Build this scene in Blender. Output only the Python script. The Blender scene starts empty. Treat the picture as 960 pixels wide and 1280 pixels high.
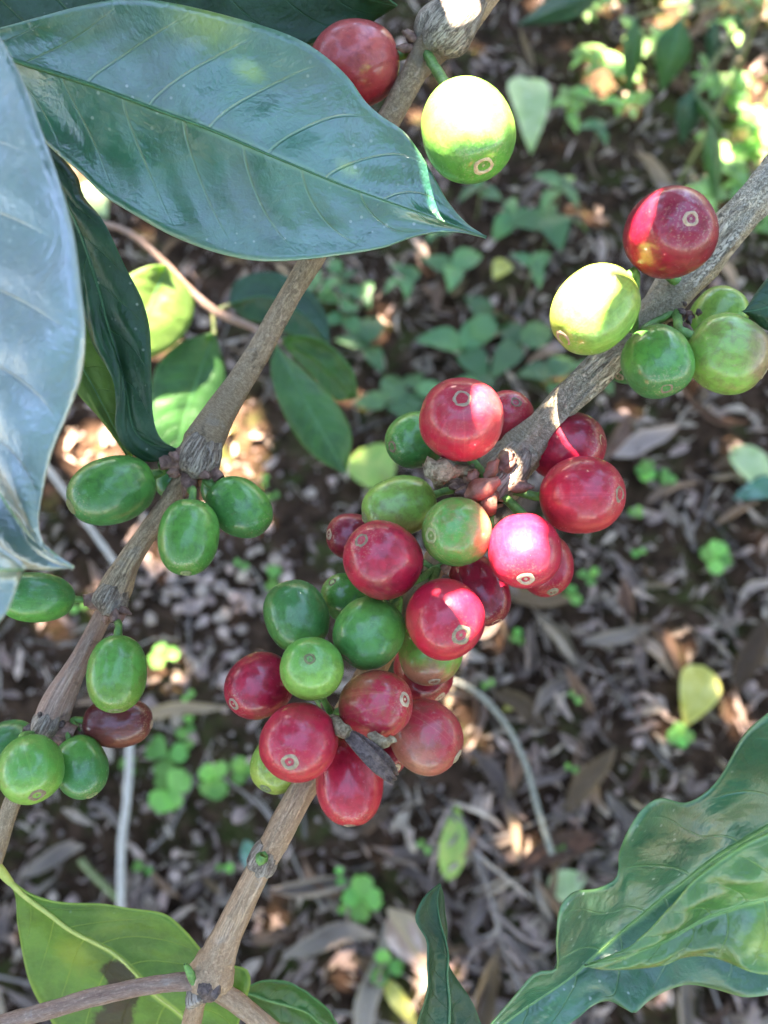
import bpy, math, random
import numpy as np
from mathutils import Vector, Matrix, noise

random.seed(7)
S = bpy.context.scene
COL = S.collection
rad = math.radians

# ------------------------------------------------------------------ camera
F = 1050.0                                  # focal length in photo pixels (photo 960 x 1280)
CAM = Vector((0, 0, 0.95))
TILT = rad(22)                              # away from straight down
FWD = Vector((0, math.sin(TILT), -math.cos(TILT)))
UP = Vector((0, math.cos(TILT), math.sin(TILT)))
RIGHT = Vector((1, 0, 0))
cam = bpy.data.cameras.new('camera'); camo = bpy.data.objects.new('camera', cam); COL.objects.link(camo)
camo.location = CAM; camo.rotation_euler = (TILT, 0, 0)
cam.sensor_fit = 'VERTICAL'; cam.sensor_height = 24; cam.lens = 24 * F / 1280
cam.clip_start = 0.005; cam.clip_end = 500
cam.dof.use_dof = True; cam.dof.focus_distance = 0.156; cam.dof.aperture_fstop = 10.5
S.camera = camo

# ------------------------------------------------------------------ light
SUN = Vector((-0.20, 0.46, 0.866)).normalized()          # towards the sun
world = bpy.data.worlds.new('World'); S.world = world; world.use_nodes = True
wn = world.node_tree.nodes; wl = world.node_tree.links
bg = wn['Background']
sky = wn.new('ShaderNodeTexSky'); sky.sky_type = 'NISHITA'; sky.sun_disc = False
sky.sun_elevation = math.asin(SUN.z); sky.sun_rotation = math.atan2(SUN.x, SUN.y)
sky.air_density = 1.0; sky.dust_density = 0.1; sky.ozone_density = 2.0
# broken white cloud, the same all over the sky
tcw = wn.new('ShaderNodeTexCoord'); ncl = wn.new('ShaderNodeTexNoise')
ncl.inputs['Scale'].default_value = 2.2; ncl.inputs['Detail'].default_value = 5
rcl = wn.new('ShaderNodeMapRange'); rcl.inputs['From Min'].default_value = 0.66; rcl.inputs['From Max'].default_value = 0.8
mxw = wn.new('ShaderNodeMix'); mxw.data_type = 'RGBA'
wl.new(tcw.outputs['Generated'], ncl.inputs['Vector']); wl.new(ncl.outputs['Fac'], rcl.inputs['Value'])
wl.new(rcl.outputs['Result'], mxw.inputs['Factor'])
wl.new(sky.outputs['Color'], mxw.inputs['A']); mxw.inputs['B'].default_value = (15, 15, 15.5, 1)
wl.new(mxw.outputs['Result'], bg.inputs['Color'])
bg.inputs['Strength'].default_value = 0.06
sl = bpy.data.lights.new('sun', 'SUN'); so = bpy.data.objects.new('sun', sl); COL.objects.link(so)
sl.energy = 5.0; sl.angle = rad(0.5); sl.color = (1, 0.94, 0.83)
so.rotation_euler = (-SUN).to_track_quat('-Z', 'Y').to_euler(); so.location = (0, 0, 5)
vs = S.view_settings
vs.view_transform = 'Standard'; vs.look = 'None'; vs.exposure = 4.6; vs.gamma = 1; vs.use_curve_mapping = False
vs.use_white_balance = True; vs.white_balance_temperature = 7450; vs.white_balance_tint = 18   # the camera's own white balance in green shade
S.cycles.use_denoising = True
S.cycles.max_bounces = 8; S.cycles.caustics_reflective = False; S.cycles.caustics_refractive = False

# ------------------------------------------------------------------ geometry helpers
def P(x, y, d):
    return CAM + FWD * d + RIGHT * ((x - 480) / F * d) + UP * ((640 - y) / F * d)
def gh(x, y):                                # height of the forest floor
    h = 0.012 * math.sin(x * 5.1 + 0.7) * math.cos(y * 4.3 + 0.2) + 0.05 * noise.noise(Vector((x * 1.7, y * 1.7, 0)))
    h += 0.012 * noise.noise(Vector((x * 9, y * 9, 3)))
    return h
def G(x, y, lift=0.0):                       # photo pixel -> point on the floor
    d = FWD + RIGHT * ((x - 480) / F) + UP * ((640 - y) / F)
    t = -CAM.z / d.z
    for _ in range(6):
        p = CAM + d * t
        t = (gh(p.x, p.y) + lift - CAM.z) / d.z
    return CAM + d * t
def proj(p):                                 # world -> photo pixel, depth
    v = p - CAM; z = v.dot(FWD)
    return 480 + v.dot(RIGHT) / z * F, 640 - v.dot(UP) / z * F, z
def link(o):
    COL.objects.link(o); return o
def mesh(name, verts, faces, mat=None, parent=None, uvs=None, smooth=True, loc=None):
    """verts are world positions when loc is given as the origin, else local"""
    m = bpy.data.meshes.new(name)
    if loc is not None: verts = [Vector(v) - loc for v in verts]
    m.from_pydata([tuple(v) for v in verts], [], faces)
    if smooth: m.polygons.foreach_set('use_smooth', [True] * len(m.polygons))
    if uvs is not None:
        l = m.uv_layers.new(name='UVMap')
        for i, lp in enumerate(m.loops): l.data[i].uv = uvs[lp.vertex_index]
    if mat: m.materials.append(mat)
    o = link(bpy.data.objects.new(name, m))
    if parent: o.parent = parent
    elif loc is not None: o.location = loc
    return o
def empty(name, loc):
    o = link(bpy.data.objects.new(name, None)); o.location = loc; o.empty_display_size = 0.02; return o
def tag(o, label=None, cat=None, group=None, kind=None):
    if label: o['label'] = label
    if cat: o['category'] = cat
    if group: o['group'] = group
    if kind: o['kind'] = kind
    return o
def catmull(pts, n):
    """n samples along points (any dimension tuples), even in chord length"""
    A = np.array([list(p) for p in pts], float); k = len(A)
    if k == 2: return [A[0] + (A[1] - A[0]) * i / (n - 1) for i in range(n)]
    c = np.concatenate([[0], np.cumsum(np.linalg.norm(np.diff(A[:, :3], axis=0), axis=1) + 1e-9)])
    out = []
    for t in np.linspace(0, c[-1], n):
        i = min(max(int(np.searchsorted(c, t, 'right')) - 1, 0), k - 2)
        u = (t - c[i]) / (c[i + 1] - c[i])
        p1, p2 = A[i], A[i + 1]
        h = c[i + 1] - c[i]
        m1 = (A[i + 1] - A[i - 1]) / (c[i + 1] - c[i - 1]) * h if i > 0 else p2 - p1
        m2 = (A[i + 2] - A[i]) / (c[i + 2] - c[i]) * h if i + 2 < k else p2 - p1
        out.append((2*u**3-3*u*u+1)*p1 + (u**3-2*u*u+u)*m1 + (-2*u**3+3*u*u)*p2 + (u**3-u*u)*m2)
    return out
def tube_data(pts, n, sides=10, rough=0.0, seed=0, flute=0.0):
    """pts: (x,y,z,r) -> verts, faces (closed ends), uvs"""
    sm = catmull(pts, n); V = []; FA = []; U = []
    up = Vector((0.3, 0.2, 0.93)); L = 0; prev = None
    for i, s in enumerate(sm):
        p = Vector(s[:3]); r = max(s[3], 1e-5)
        a = Vector(sm[max(i-1, 0)][:3]); b = Vector(sm[min(i+1, n-1)][:3]); t = (b - a).normalized()
        if prev is not None: L += (p - prev).length
        prev = p
        x = t.cross(up)
        if x.length < 0.05: x = t.cross(Vector((1, 0, 0)))
        x.normalize(); y = t.cross(x); up = -y if -y.dot(up) > 0 else y
        for j in range(sides):
            an = 2 * math.pi * j / sides; rr = r
            if rough:
                rr *= 1 + rough * noise.noise(Vector((math.cos(an) * 1.6 + seed, math.sin(an) * 1.6, L / r * 0.35)))
                rr *= 1 + rough * 0.5 * noise.noise(Vector((math.cos(an) * 4 + seed, math.sin(an) * 4, L / r * 0.8)))
            if flute: rr *= 1 + flute * noise.noise(Vector((math.cos(an) * 3.5 + seed, math.sin(an) * 3.5, L / r * 0.12)))
            V.append(p + (x * math.cos(an) + y * math.sin(an)) * rr); U.append((L / r, j / sides))
    for i in range(n - 1):
        for j in range(sides):
            k = (j + 1) % sides
            FA.append((i*sides+j, i*sides+k, (i+1)*sides+k, (i+1)*sides+j))
    FA.append(tuple(range(sides))); FA.append(tuple(reversed(range((n-1)*sides, n*sides))))
    return V, FA, U
def tube(name, pts, n, mat, parent=None, loc=None, sides=10, **k):
    V, FA, U = tube_data(pts, n, sides, **k)
    return mesh(name, V, FA, mat, parent, U, True, loc)
def ptube(name, px, n, mat, parent, loc, **k):
    """px: (x, y, radius px, depth)"""
    return tube(name, [(*P(x, y, d), r * d / F) for x, y, r, d in px], n, mat, parent, loc, **k)

# ------------------------------------------------------------------ materials
def newmat(name):
    m = bpy.data.materials.new(name); m.use_nodes = True
    N = m.node_tree.nodes; L = m.node_tree.links
    return m, N, L, N['Principled BSDF'], N['Material Output']
class NB:
    """tiny node builder"""
    def __init__(s, name): s.m, s.N, s.L, s.b, s.out = newmat(name)
    def node(s, t, **k):
        n = s.N.new(t)
        for a, v in k.items(): setattr(n, a, v)
        return n
    def set(s, inp, v):
        if hasattr(v, 'is_linked') or isinstance(v, bpy.types.NodeSocket): s.L.new(v, inp)
        elif isinstance(v, (tuple, list)) and inp.type == 'RGBA' and len(v) == 3: inp.default_value = (*v, 1)
        else: inp.default_value = v
    def math(s, op, a, b=0.0, c=None, clamp=False):
        n = s.node('ShaderNodeMath', operation=op); n.use_clamp = clamp
        s.set(n.inputs[0], a); s.set(n.inputs[1], b)
        if c is not None: s.set(n.inputs[2], c)
        return n.outputs[0]
    def mix(s, f, a, b):
        n = s.node('ShaderNodeMix', data_type='RGBA')
        s.set(n.inputs['Factor'], f); s.set(n.inputs['A'], a); s.set(n.inputs['B'], b)
        return n.outputs['Result']
    def ramp(s, v, lo, hi, a=0.0, b=1.0):
        n = s.node('ShaderNodeMapRange', interpolation_type='SMOOTHSTEP')
        s.set(n.inputs['Value'], v); s.set(n.inputs['From Min'], lo); s.set(n.inputs['From Max'], hi)
        s.set(n.inputs['To Min'], a); s.set(n.inputs['To Max'], b)
        return n.outputs['Result']
    def noise(s, vec, scale, detail=3, rough=0.5, dist=0.0, off=None):
        n = s.node('ShaderNodeTexNoise')
        if off is not None:
            v = s.node('ShaderNodeVectorMath', operation='ADD'); s.L.new(vec, v.inputs[0]); v.inputs[1].default_value = off; vec = v.outputs[0]
        s.L.new(vec, n.inputs['Vector']); n.inputs['Scale'].default_value = scale
        n.inputs['Detail'].default_value = detail; n.inputs['Roughness'].default_value = rough; n.inputs['Distortion'].default_value = dist
        return n.outputs['Fac']
    def scalev(s, vec, sc):
        n = s.node('ShaderNodeVectorMath', operation='MULTIPLY'); s.L.new(vec, n.inputs[0]); n.inputs[1].default_value = sc
        return n.outputs[0]
    def dot(s, vec, d):
        n = s.node('ShaderNodeVectorMath', operation='DOT_PRODUCT'); s.L.new(vec, n.inputs[0]); n.inputs[1].default_value = d
        return n.outputs['Value']
    def bump(s, h, dist, strength=1.0):
        n = s.node('ShaderNodeBump'); n.inputs['Distance'].default_value = dist; n.inputs['Strength'].default_value = strength
        s.L.new(h, n.inputs['Height']); return n.outputs['Normal']
    def obj(s): return s.node('ShaderNodeTexCoord').outputs['Object']
    def uv(s):
        x = s.node('ShaderNodeSeparateXYZ'); s.L.new(s.node('ShaderNodeTexCoord').outputs['UV'], x.inputs[0]); return x.outputs['X'], x.outputs['Y']
    def I(s, n): return s.b.inputs[n]

def cherry_mat(name, a, b, dirw, lo, hi, r, tip, seed, blemish=0.0, rough=0.30):
    """a -> b across direction dirw (object space), lo..hi in radii"""
    n = NB(name); o = n.scalev(n.obj(), (1 / r,) * 3)
    nz = n.noise(o, 1.6, 4, 0.6, 0.3, (seed, 0, 0))
    t = n.math('ADD', n.dot(o, tuple(dirw)), n.math('MULTIPLY', n.math('SUBTRACT', nz, 0.5), 1.1))
    c = n.mix(n.ramp(t, lo, hi), a, b)
    # uneven ripening
    nz2 = n.noise(o, 3.2, 5, 0.65, 0.5, (seed * 2, 3, 0))
    c = n.mix(n.ramp(nz2, 0.38, 0.72, 0.0, 0.6), c, tuple(0.5 * x for x in b))
    nz3 = n.noise(o, 9, 5, 0.7, 0.3, (seed * 3, 1, 6))
    c = n.mix(n.ramp(nz3, 0.52, 0.72, 0.0, 0.28), c, tuple(min(1, 1.25 * x + 0.035) for x in b))
    # streaks that run from stalk to tip
    st = n.node('ShaderNodeVectorMath', operation='CROSS_PRODUCT'); n.L.new(o, st.inputs[0]); st.inputs[1].default_value = tuple(tip)
    sn = n.node('ShaderNodeVectorMath', operation='NORMALIZE'); n.L.new(st.outputs[0], sn.inputs[0])
    strk = n.noise(sn.outputs[0], 9, 3, 0.6, 0, (seed, 1, 2))
    c = n.mix(n.ramp(strk, 0.55, 0.75, 0, 0.22), c, tuple(min(1, x * 1.6 + 0.02) for x in b))
    # pale scurf near the tip and a few lenticels
    tipd = n.dot(o, tuple(tip))
    sc = n.math('MULTIPLY', n.ramp(tipd, 0.85, 1.1), n.ramp(n.noise(o, 14, 3, 0.7, 0, (seed, 5, 1)), 0.52, 0.66))
    c = n.mix(n.math('MULTIPLY', sc, 0.3), c, (0.42, 0.32, 0.2))
    vor = n.node('ShaderNodeTexVoronoi'); vor.inputs['Scale'].default_value = 7.5; n.L.new(o, vor.inputs['Vector'])
    dots = n.ramp(vor.outputs['Distance'], 0.03, 0.07, 1, 0)
    dots = n.math('MULTIPLY', dots, n.ramp(n.noise(o, 2.5, 2, 0.5, 0, (seed, 9, 1)), 0.48, 0.6))
    c = n.mix(n.math('MULTIPLY', dots, 0.4), c, (0.5, 0.42, 0.3))
    if blemish:
        bl = n.ramp(n.noise(o, 2.3, 5, 0.7, 0.8, (seed, 2, 7)), 0.60, 0.68, 0, blemish)
        c = n.mix(bl, c, (0.16, 0.09, 0.05))
    n.L.new(c, n.I('Base Color'))
    rn = n.noise(o, 6, 5, 0.65, 0.4, (seed, 4, 4))
    n.L.new(n.ramp(rn, 0.3, 0.75, rough + 0.15, rough + 0.25), n.I('Roughness'))
    n.I('Specular IOR Level').default_value = 0.22
    n.I('Coat Weight').default_value = 0.75
    n.L.new(n.ramp(rn, 0.3, 0.75, 0.11, 0.30), n.I('Coat Roughness'))
    n.I('Subsurface Weight').default_value = 0.12; n.I('Subsurface Radius').default_value = (1, 0.5, 0.3); n.I('Subsurface Scale').default_value = 0.0018
    h = n.math('ADD', n.noise(o, 5, 4, 0.6), n.math('MULTIPLY', n.noise(o, 40, 2), 0.08))
    n.L.new(n.bump(h, r * 0.035, 0.5), n.I('Normal'))
    return n.m

def leaf_mat(name, top, vein, under, rough=0.28, gloss=0.6, speck=0.5, spots=(), film=0.5, trans=0.35, nveins=9, brown=0.0, seed=0.0, coat=0.0, ior=1.5):
    n = NB(name); o = n.obj(); u, v = n.uv()
    # uv: u 0..1 base to tip, v 0..1 with the midrib at 0.5
    vv = n.math('MULTIPLY', n.math('SUBTRACT', v, 0.5), 2.0); av = n.math('ABSOLUTE', vv)
    bend = n.math('ADD', n.math('MULTIPLY', u, nveins), n.math('MULTIPLY', n.math('POWER', av, 1.35), -0.16 * nveins))
    bend = n.math('ADD', bend, n.math('MULTIPLY', n.math('SIGN', vv), 0.21))
    fr = n.math('ABSOLUTE', n.math('SUBTRACT', n.math('FRACT', bend), 0.5))       # 0.5 at cell ends
    line = n.ramp(fr, 0.465, 0.495)
    line = n.math('MULTIPLY', line, n.ramp(av, 0.98, 0.55, 0, 1))
    big = n.noise(o, 70, 5, 0.62, 0.3, (seed, 0, 0))
    col = n.mix(n.ramp(big, 0.3, 0.72), tuple(0.72 * x for x in top), tuple(1.25 * x for x in top))
    net = n.node('ShaderNodeTexVoronoi', feature='DISTANCE_TO_EDGE'); net.inputs['Scale'].default_value = 650; n.L.new(o, net.inputs['Vector'])
    col = n.mix(n.ramp(net.outputs['Distance'], 0.0, 0.12, 0.06, 0), col, vein)
    col = n.mix(n.math('MULTIPLY', line, 0.55), col, vein)
    col = n.mix(n.ramp(av, 0.02, 0.055, 0.85, 0), col, vein)
    col = n.mix(n.ramp(av, 0.955, 0.99, 0, 0.6), col, vein)
    fade = n.ramp(n.noise(o, 38, 3, 0.5, 0.2, (seed, 7, 0)), 0.62, 0.74, 0, 0.6)    # yellowing blotches
    col = n.mix(fade, col, tuple(0.35 * a + 0.5 * b for a, b in zip(top, vein)))
    for (su, sv, ru, rv, sc) in spots:
        du = n.math('DIVIDE', n.math('SUBTRACT', u, su), ru); dv = n.math('DIVIDE', n.math('SUBTRACT', vv, sv), rv)
        dd = n.math('SQRT', n.math('ADD', n.math('MULTIPLY', du, du), n.math('MULTIPLY', dv, dv)))
        dd = n.math('ADD', dd, n.math('MULTIPLY', n.math('SUBTRACT', n.noise(o, 160, 5, 0.65), 0.5), 1.3))
        col = n.mix(n.ramp(dd, 0.78 if max(sc) < 0.1 else 0.1, 1.05 if max(sc) < 0.1 else 1.25, 0.92, 0), col, sc)
    if brown:
        br = n.ramp(n.noise(o, 90, 5, 0.7, 1.0, (seed, 1, 3)), 0.56, 0.66, 0, brown)
        col = n.mix(br, col, (0.09, 0.05, 0.025))
    # dried dust film and specks
    fl = n.math('MULTIPLY', n.ramp(n.noise(o, 48, 4, 0.6, 0.8, (seed, 3, 3)), 0.36, 0.62, 0.15, 1), n.ramp(n.noise(o, 330, 5, 0.7, 0.4, (seed, 6, 3)), 0.3, 0.62, 0.35, 1))
    col = n.mix(n.math('MULTIPLY', fl, 0.06 * film), col, (0.35, 0.38, 0.36))
    vo = n.node('ShaderNodeTexVoronoi'); vo.inputs['Scale'].default_value = 420; n.L.new(o, vo.inputs['Vector'])
    sp = n.math('MULTIPLY', n.ramp(vo.outputs['Distance'], 0.08, 0.17, 1, 0), n.ramp(n.noise(o, 60, 3, 0.5, 0, (seed, 8, 2)), 0.5, 0.62))
    col = n.mix(n.math('MULTIPLY', sp, speck), col, (0.5, 0.55, 0.5))
    geo = n.node('ShaderNodeNewGeometry')
    col2 = n.mix(geo.outputs['Backfacing'], col, n.mix(n.math('MULTIPLY', line, 0.5), under, vein))
    n.L.new(col2, n.I('Base Color'))
    n.L.new(n.ramp(fl, 0, 1, rough, rough + 0.30 * film), n.I('Roughness'))
    n.I('Specular IOR Level').default_value = gloss; n.I('IOR').default_value = ior
    n.I('Coat Weight').default_value = coat; n.I('Coat Roughness').default_value = rough
    h = n.math('ADD', n.math('MULTIPLY', line, -0.5), n.math('MULTIPLY', n.noise(o, 260, 4, 0.6), 0.9))
    h = n.math('ADD', h, n.math('MULTIPLY', n.ramp(net.outputs['Distance'], 0, 0.2), 0.04))
    h = n.math('ADD', h, n.math('MULTIPLY', n.noise(o, 75, 5, 0.6, 0.6, (seed, 2, 9)), 3.0))
    nrm = n.bump(h, 0.0005, 0.75); n.L.new(nrm, n.I('Normal'))
    tr = n.node('ShaderNodeBsdfTranslucent')
    tc = n.node('ShaderNodeMix', data_type='RGBA', blend_type='MULTIPLY'); tc.inputs['Factor'].default_value = 1
    n.L.new(col2, tc.inputs['A']); tc.inputs['B'].default_value = (2.2, 2.4, 0.9, 1)
    n.L.new(tc.outputs['Result'], tr.inputs['Color'])
    ms = n.node('ShaderNodeMixShader'); ms.inputs[0].default_value = trans
    n.L.new(n.b.outputs[0], ms.inputs[1]); n.L.new(tr.outputs[0], ms.inputs[2]); n.L.new(ms.outputs[0], n.out.inputs['Surface'])
    return n.m

def bark_mat(name, c1, c2, c3, scale=1.0, fis=0.5, lichen=0.3):
    n = NB(name); o = n.obj(); u, v = n.uv()
    cx = n.node('ShaderNodeCombineXYZ')
    an = n.math('MULTIPLY', v, 2 * math.pi)
    n.L.new(n.math('MULTIPLY', u, 0.22), cx.inputs[0])
    n.L.new(n.math('MULTIPLY', n.math('COSINE', an), 1.6), cx.inputs[1]); n.L.new(n.math('MULTIPLY', n.math('SINE', an), 1.6), cx.inputs[2])
    lv = cx.outputs[0]
    g1 = n.noise(lv, 2.2, 6, 0.65, 0.4); g2 = n.noise(lv, 5.5, 4, 0.7, 0.3, (4, 1, 2)); fine = n.noise(o, 1500 * scale, 3, 0.7)
    col = n.mix(n.ramp(g1, 0.32, 0.68), c1, c2)
    crack = n.ramp(n.math('ABSOLUTE', n.math('SUBTRACT', g2, 0.5)), 0.0, 0.045, 1, 0)
    col = n.mix(n.math('MULTIPLY', crack, fis), col, c3)
    g3 = n.noise(lv, 3.4, 5, 0.7, 0.2, (9, 4, 1))
    col = n.mix(n.ramp(g3, 0.58, 0.70, 0, fis * 0.55), col, tuple(0.5 * a + 0.5 * b for a, b in zip(c1, c3)))
    col = n.mix(n.ramp(fine, 0.5, 0.75, 0, 0.35), col, tuple(min(1, 1.7 * x) for x in c2))
    li = n.ramp(n.noise(o, 170 * scale, 5, 0.65, 0.5, (2, 2, 0)), 0.55, 0.66, 0, lichen)
    col = n.mix(li, col, (0.48, 0.46, 0.42))
    dk = n.ramp(n.noise(o, 260 * scale, 4, 0.6, 0.2, (7, 2, 5)), 0.62, 0.7, 0, 0.55)
    col = n.mix(dk, col, c3)
    n.L.new(col, n.I('Base Color')); n.I('Roughness').default_value = 0.62; n.I('Specular IOR Level').default_value = 0.35
    h = n.math('ADD', n.math('MULTIPLY', g2, 0.6), n.math('MULTIPLY', fine, 0.12)); h = n.math('SUBTRACT', h, n.math('MULTIPLY', crack, 0.6 * fis))
    h = n.math('ADD', h, n.math('MULTIPLY', g1, 0.5))
    n.L.new(n.bump(h, 0.0012, 0.9), n.I('Normal'))
    return n.m

def plain_mat(name, c1, c2, rough=0.6, sc=300, spec=0.4, bump=0.0003, trans=0.0, per='none', seed=0.0, tscale=None):
    """two-tone noise material; per='object' or 'island' shifts each piece between the tones"""
    n = NB(name); o = n.obj()
    f = n.noise(o, sc, 5, 0.65, 0.4, (seed, 0, 0)); f = n.ramp(f, 0.3, 0.72)
    if per == 'object': rnd = n.node('ShaderNodeObjectInfo').outputs['Random']
    elif per == 'island': rnd = n.node('ShaderNodeNewGeometry').outputs['Random Per Island']
    else: rnd = None
    if rnd is not None:
        f = n.math('ADD', n.math('MULTIPLY', f, 0.45), n.math('MULTIPLY', rnd, 0.6), clamp=True)
    col = n.mix(f, c1, c2)
    if rnd is not None:
        w = n.math('FRACT', n.math('MULTIPLY', rnd, 7.31)); hs = n.node('ShaderNodeHueSaturation'); n.L.new(col, hs.inputs['Color'])
        n.L.new(n.ramp(w, 0, 1, 0.7, 1.3), hs.inputs['Value']); n.L.new(n.ramp(n.math('FRACT', n.math('MULTIPLY', rnd, 3.7)), 0, 1, 0.485, 0.515), hs.inputs['Hue'])
        col = hs.outputs['Color']
    n.L.new(col, n.I('Base Color')); n.I('Roughness').default_value = rough; n.I('Specular IOR Level').default_value = spec
    n.L.new(n.bump(n.noise(o, sc * 2.5, 4, 0.65), bump, 0.8), n.I('Normal'))
    if trans:
        tr = n.node('ShaderNodeBsdfTranslucent'); tc = n.node('ShaderNodeMix', data_type='RGBA', blend_type='MULTIPLY'); tc.inputs['Factor'].default_value = 1
        n.L.new(col, tc.inputs['A']); tc.inputs['B'].default_value = (1.8, 2, 0.9, 1); n.L.new(tc.outputs['Result'], tr.inputs['Color'])
        ms = n.node('ShaderNodeMixShader'); ms.inputs[0].default_value = trans
        n.L.new(n.b.outputs[0], ms.inputs[1]); n.L.new(tr.outputs[0], ms.inputs[2]); n.L.new(ms.outputs[0], n.out.inputs['Surface'])
    return n.m

BARK_B = bark_mat('bark_grey_ridged', (0.48, 0.38, 0.25), (0.72, 0.61, 0.44), (0.07, 0.05, 0.035), fis=0.8, lichen=0.3)
BARK_BT = bark_mat('bark_tan', (0.50, 0.30, 0.17), (0.66, 0.44, 0.27), (0.07, 0.04, 0.025), fis=0.3, lichen=0.22)
BARK_A = bark_mat('bark_brown', (0.42, 0.285, 0.17), (0.66, 0.49, 0.32), (0.07, 0.045, 0.03), fis=0.6, lichen=0.25)
BARK_PURPLE = bark_mat('bark_purplish', (0.34, 0.19, 0.135), (0.52, 0.35, 0.26), (0.07, 0.035, 0.03), fis=0.25, lichen=0.25)
BARK_NODE = bark_mat('bark_node', (0.26, 0.19, 0.14), (0.50, 0.42, 0.33), (0.06, 0.04, 0.03), fis=0.7, lichen=0.35)
BRACT = plain_mat('bract_brown', (0.10, 0.05, 0.035), (0.30, 0.17, 0.13), 0.55, 700)
BRACT_RED = plain_mat('bract_reddish', (0.20, 0.06, 0.04), (0.36, 0.16, 0.11), 0.5, 500)
WITHER = plain_mat('withered', (0.14, 0.095, 0.05), (0.46, 0.37, 0.23), 0.8, 900, bump=0.0008)
PETAL = plain_mat('dried_petal', (0.045, 0.028, 0.024), (0.20, 0.14, 0.12), 0.5, 900, bump=0.0008)
STALK = plain_mat('stalk_green', (0.05, 0.14, 0.03), (0.14, 0.30, 0.07), 0.4, 500)
TWIG_GREEN = plain_mat('shoot_green', (0.09, 0.15, 0.04), (0.22, 0.20, 0.09), 0.45, 300)
RIB = plain_mat('midrib_green', (0.12, 0.26, 0.07), (0.20, 0.36, 0.11), 0.4, 400)
RIB_D = plain_mat('midrib_dark', (0.03, 0.115, 0.05), (0.05, 0.16, 0.07), 0.35, 400)
RIB_Y = plain_mat('midrib_yellow', (0.36, 0.42, 0.09), (0.46, 0.50, 0.14), 0.45, 400)
CALYX_T = plain_mat('calyx_tan', (0.15, 0.085, 0.045), (0.52, 0.40, 0.26), 0.8, 1100, per='object')
CALYX_G = plain_mat('calyx_green', (0.10, 0.10, 0.035), (0.30, 0.32, 0.14), 0.8, 1100, per='object')

# ------------------------------------------------------------------ the forest floor
def build_ground():
    xs = []; x = 0.0; step = 0.012
    while x < 60:
        xs.append(x)
        if x > 0.9: step *= 1.25
        x += step
    xs.append(60); ax = [-a for a in reversed(xs[1:])] + xs
    ay = [a + 0.5 for a in ax]
    n = len(ax); V = []; FA = []
    for yy in ay:
        for xx in ax:
            h = gh(xx, yy) * (1 if abs(xx) < 8 else 0.2)
            if abs(xx) < 1.3 and abs(yy - 0.5) < 1.3:
                h += 0.006 * noise.noise(Vector((xx * 30, yy * 30, 1))) + 0.004 * noise.noise(Vector((xx * 70, yy * 70, 5)))
            V.append((xx, yy, h - 0.004))
    for j in range(n - 1):
        for i in range(n - 1):
            FA.append((j*n+i, j*n+i+1, (j+1)*n+i+1, (j+1)*n+i))
    b = NB('soil'); o = b.obj()
    a1 = b.noise(o, 6, 6, 0.65, 0.3); a2 = b.noise(o, 45, 6, 0.7, 0.2); a3 = b.noise(o, 170, 5, 0.7)
    c = b.mix(b.ramp(a2, 0.3, 0.7), (0.012, 0.007, 0.004), (0.105, 0.060, 0.038))
    c = b.mix(b.ramp(a3, 0.55, 0.78, 0, 0.5), c, (0.20, 0.14, 0.11))
    mo = b.math('MULTIPLY', b.ramp(a1, 0.46, 0.60), b.ramp(b.noise(o, 26, 5, 0.7, 0, (3, 0, 0)), 0.42, 0.62))
    c = b.mix(b.math('MULTIPLY', mo, 0.75), c, (0.065, 0.085, 0.022))
    b.L.new(c, b.I('Base Color')); b.I('Roughness').default_value = 0.9; b.I('Specular IOR Level').default_value = 0.05
    h = b.math('ADD', b.math('MULTIPLY', a2, 1.0), b.math('MULTIPLY', a3, 0.5))
    b.L.new(b.bump(h, 0.012, 0.9), b.I('Normal'))
    tag(mesh('ground', V, FA, b.m), kind='structure')
build_ground()

# litter ------------------------------------------------------------
def dead_leaf_data(L, W, roll, bend, twist, seed, nu=9, nv=5):
    """a curled leaf, base at -L/2, lying on z = 0"""
    V = []; FA = []; U = []
    for i in range(nu):
        u = i / (nu - 1); w = W * 0.5 * (math.sin(math.pi * min(max(u, 0.02), 0.985) ** 0.85) ** 0.8)
        x = (u - 0.5) * L; zc = bend * L * (4 * (u - 0.5) ** 2) + 0.05 * L * noise.noise(Vector((u * 2.5, seed, 0)))
        yc = 0.10 * L * noise.noise(Vector((u * 1.6, seed, 7)))
        for j in range(nv):
            v = j / (nv - 1) * 2 - 1; a = v * roll + twist * (u - 0.5)
            rr = w / max(abs(roll), 0.2)
            y = rr * math.sin(a); z = rr * (1 - math.cos(a)) + 0.10 * W * noise.noise(Vector((u * 5, v * 2, seed)))
            V.append(Vector((x, yc + y, zc + z))); U.append((u, (v + 1) / 2))
    for i in range(nu - 1):
        for j in range(nv - 1):
            FA.append((i*nv+j, (i+1)*nv+j, (i+1)*nv+j+1, i*nv+j+1))
    zm = min(v.z for v in V)
    for v in V: v.z -= zm
    return V, FA, U
DEAD = {}
DEAD['brown'] = plain_mat('dead_leaf_brown', (0.055, 0.030, 0.017), (0.34, 0.205, 0.13), 0.7, 90, per='object', bump=0.0012, trans=0.08)
DEAD['grey'] = plain_mat('dead_leaf_grey', (0.11, 0.078, 0.060), (0.52, 0.40, 0.335), 0.6, 90, per='object', bump=0.0012, trans=0.08)
DEAD['tan'] = plain_mat('dead_leaf_tan', (0.26, 0.165, 0.10), (0.52, 0.37, 0.27), 0.65, 90, per='object', bump=0.0012, trans=0.08)
LITTER = plain_mat('litter_bits', (0.030, 0.017, 0.011), (0.55, 0.40, 0.31), 0.7, 120, per='island', bump=0.0010)
PEB = plain_mat('pebble_pinkish', (0.32, 0.21, 0.16), (0.55, 0.41, 0.34), 0.75, 130, per='object', bump=0.001)
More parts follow.
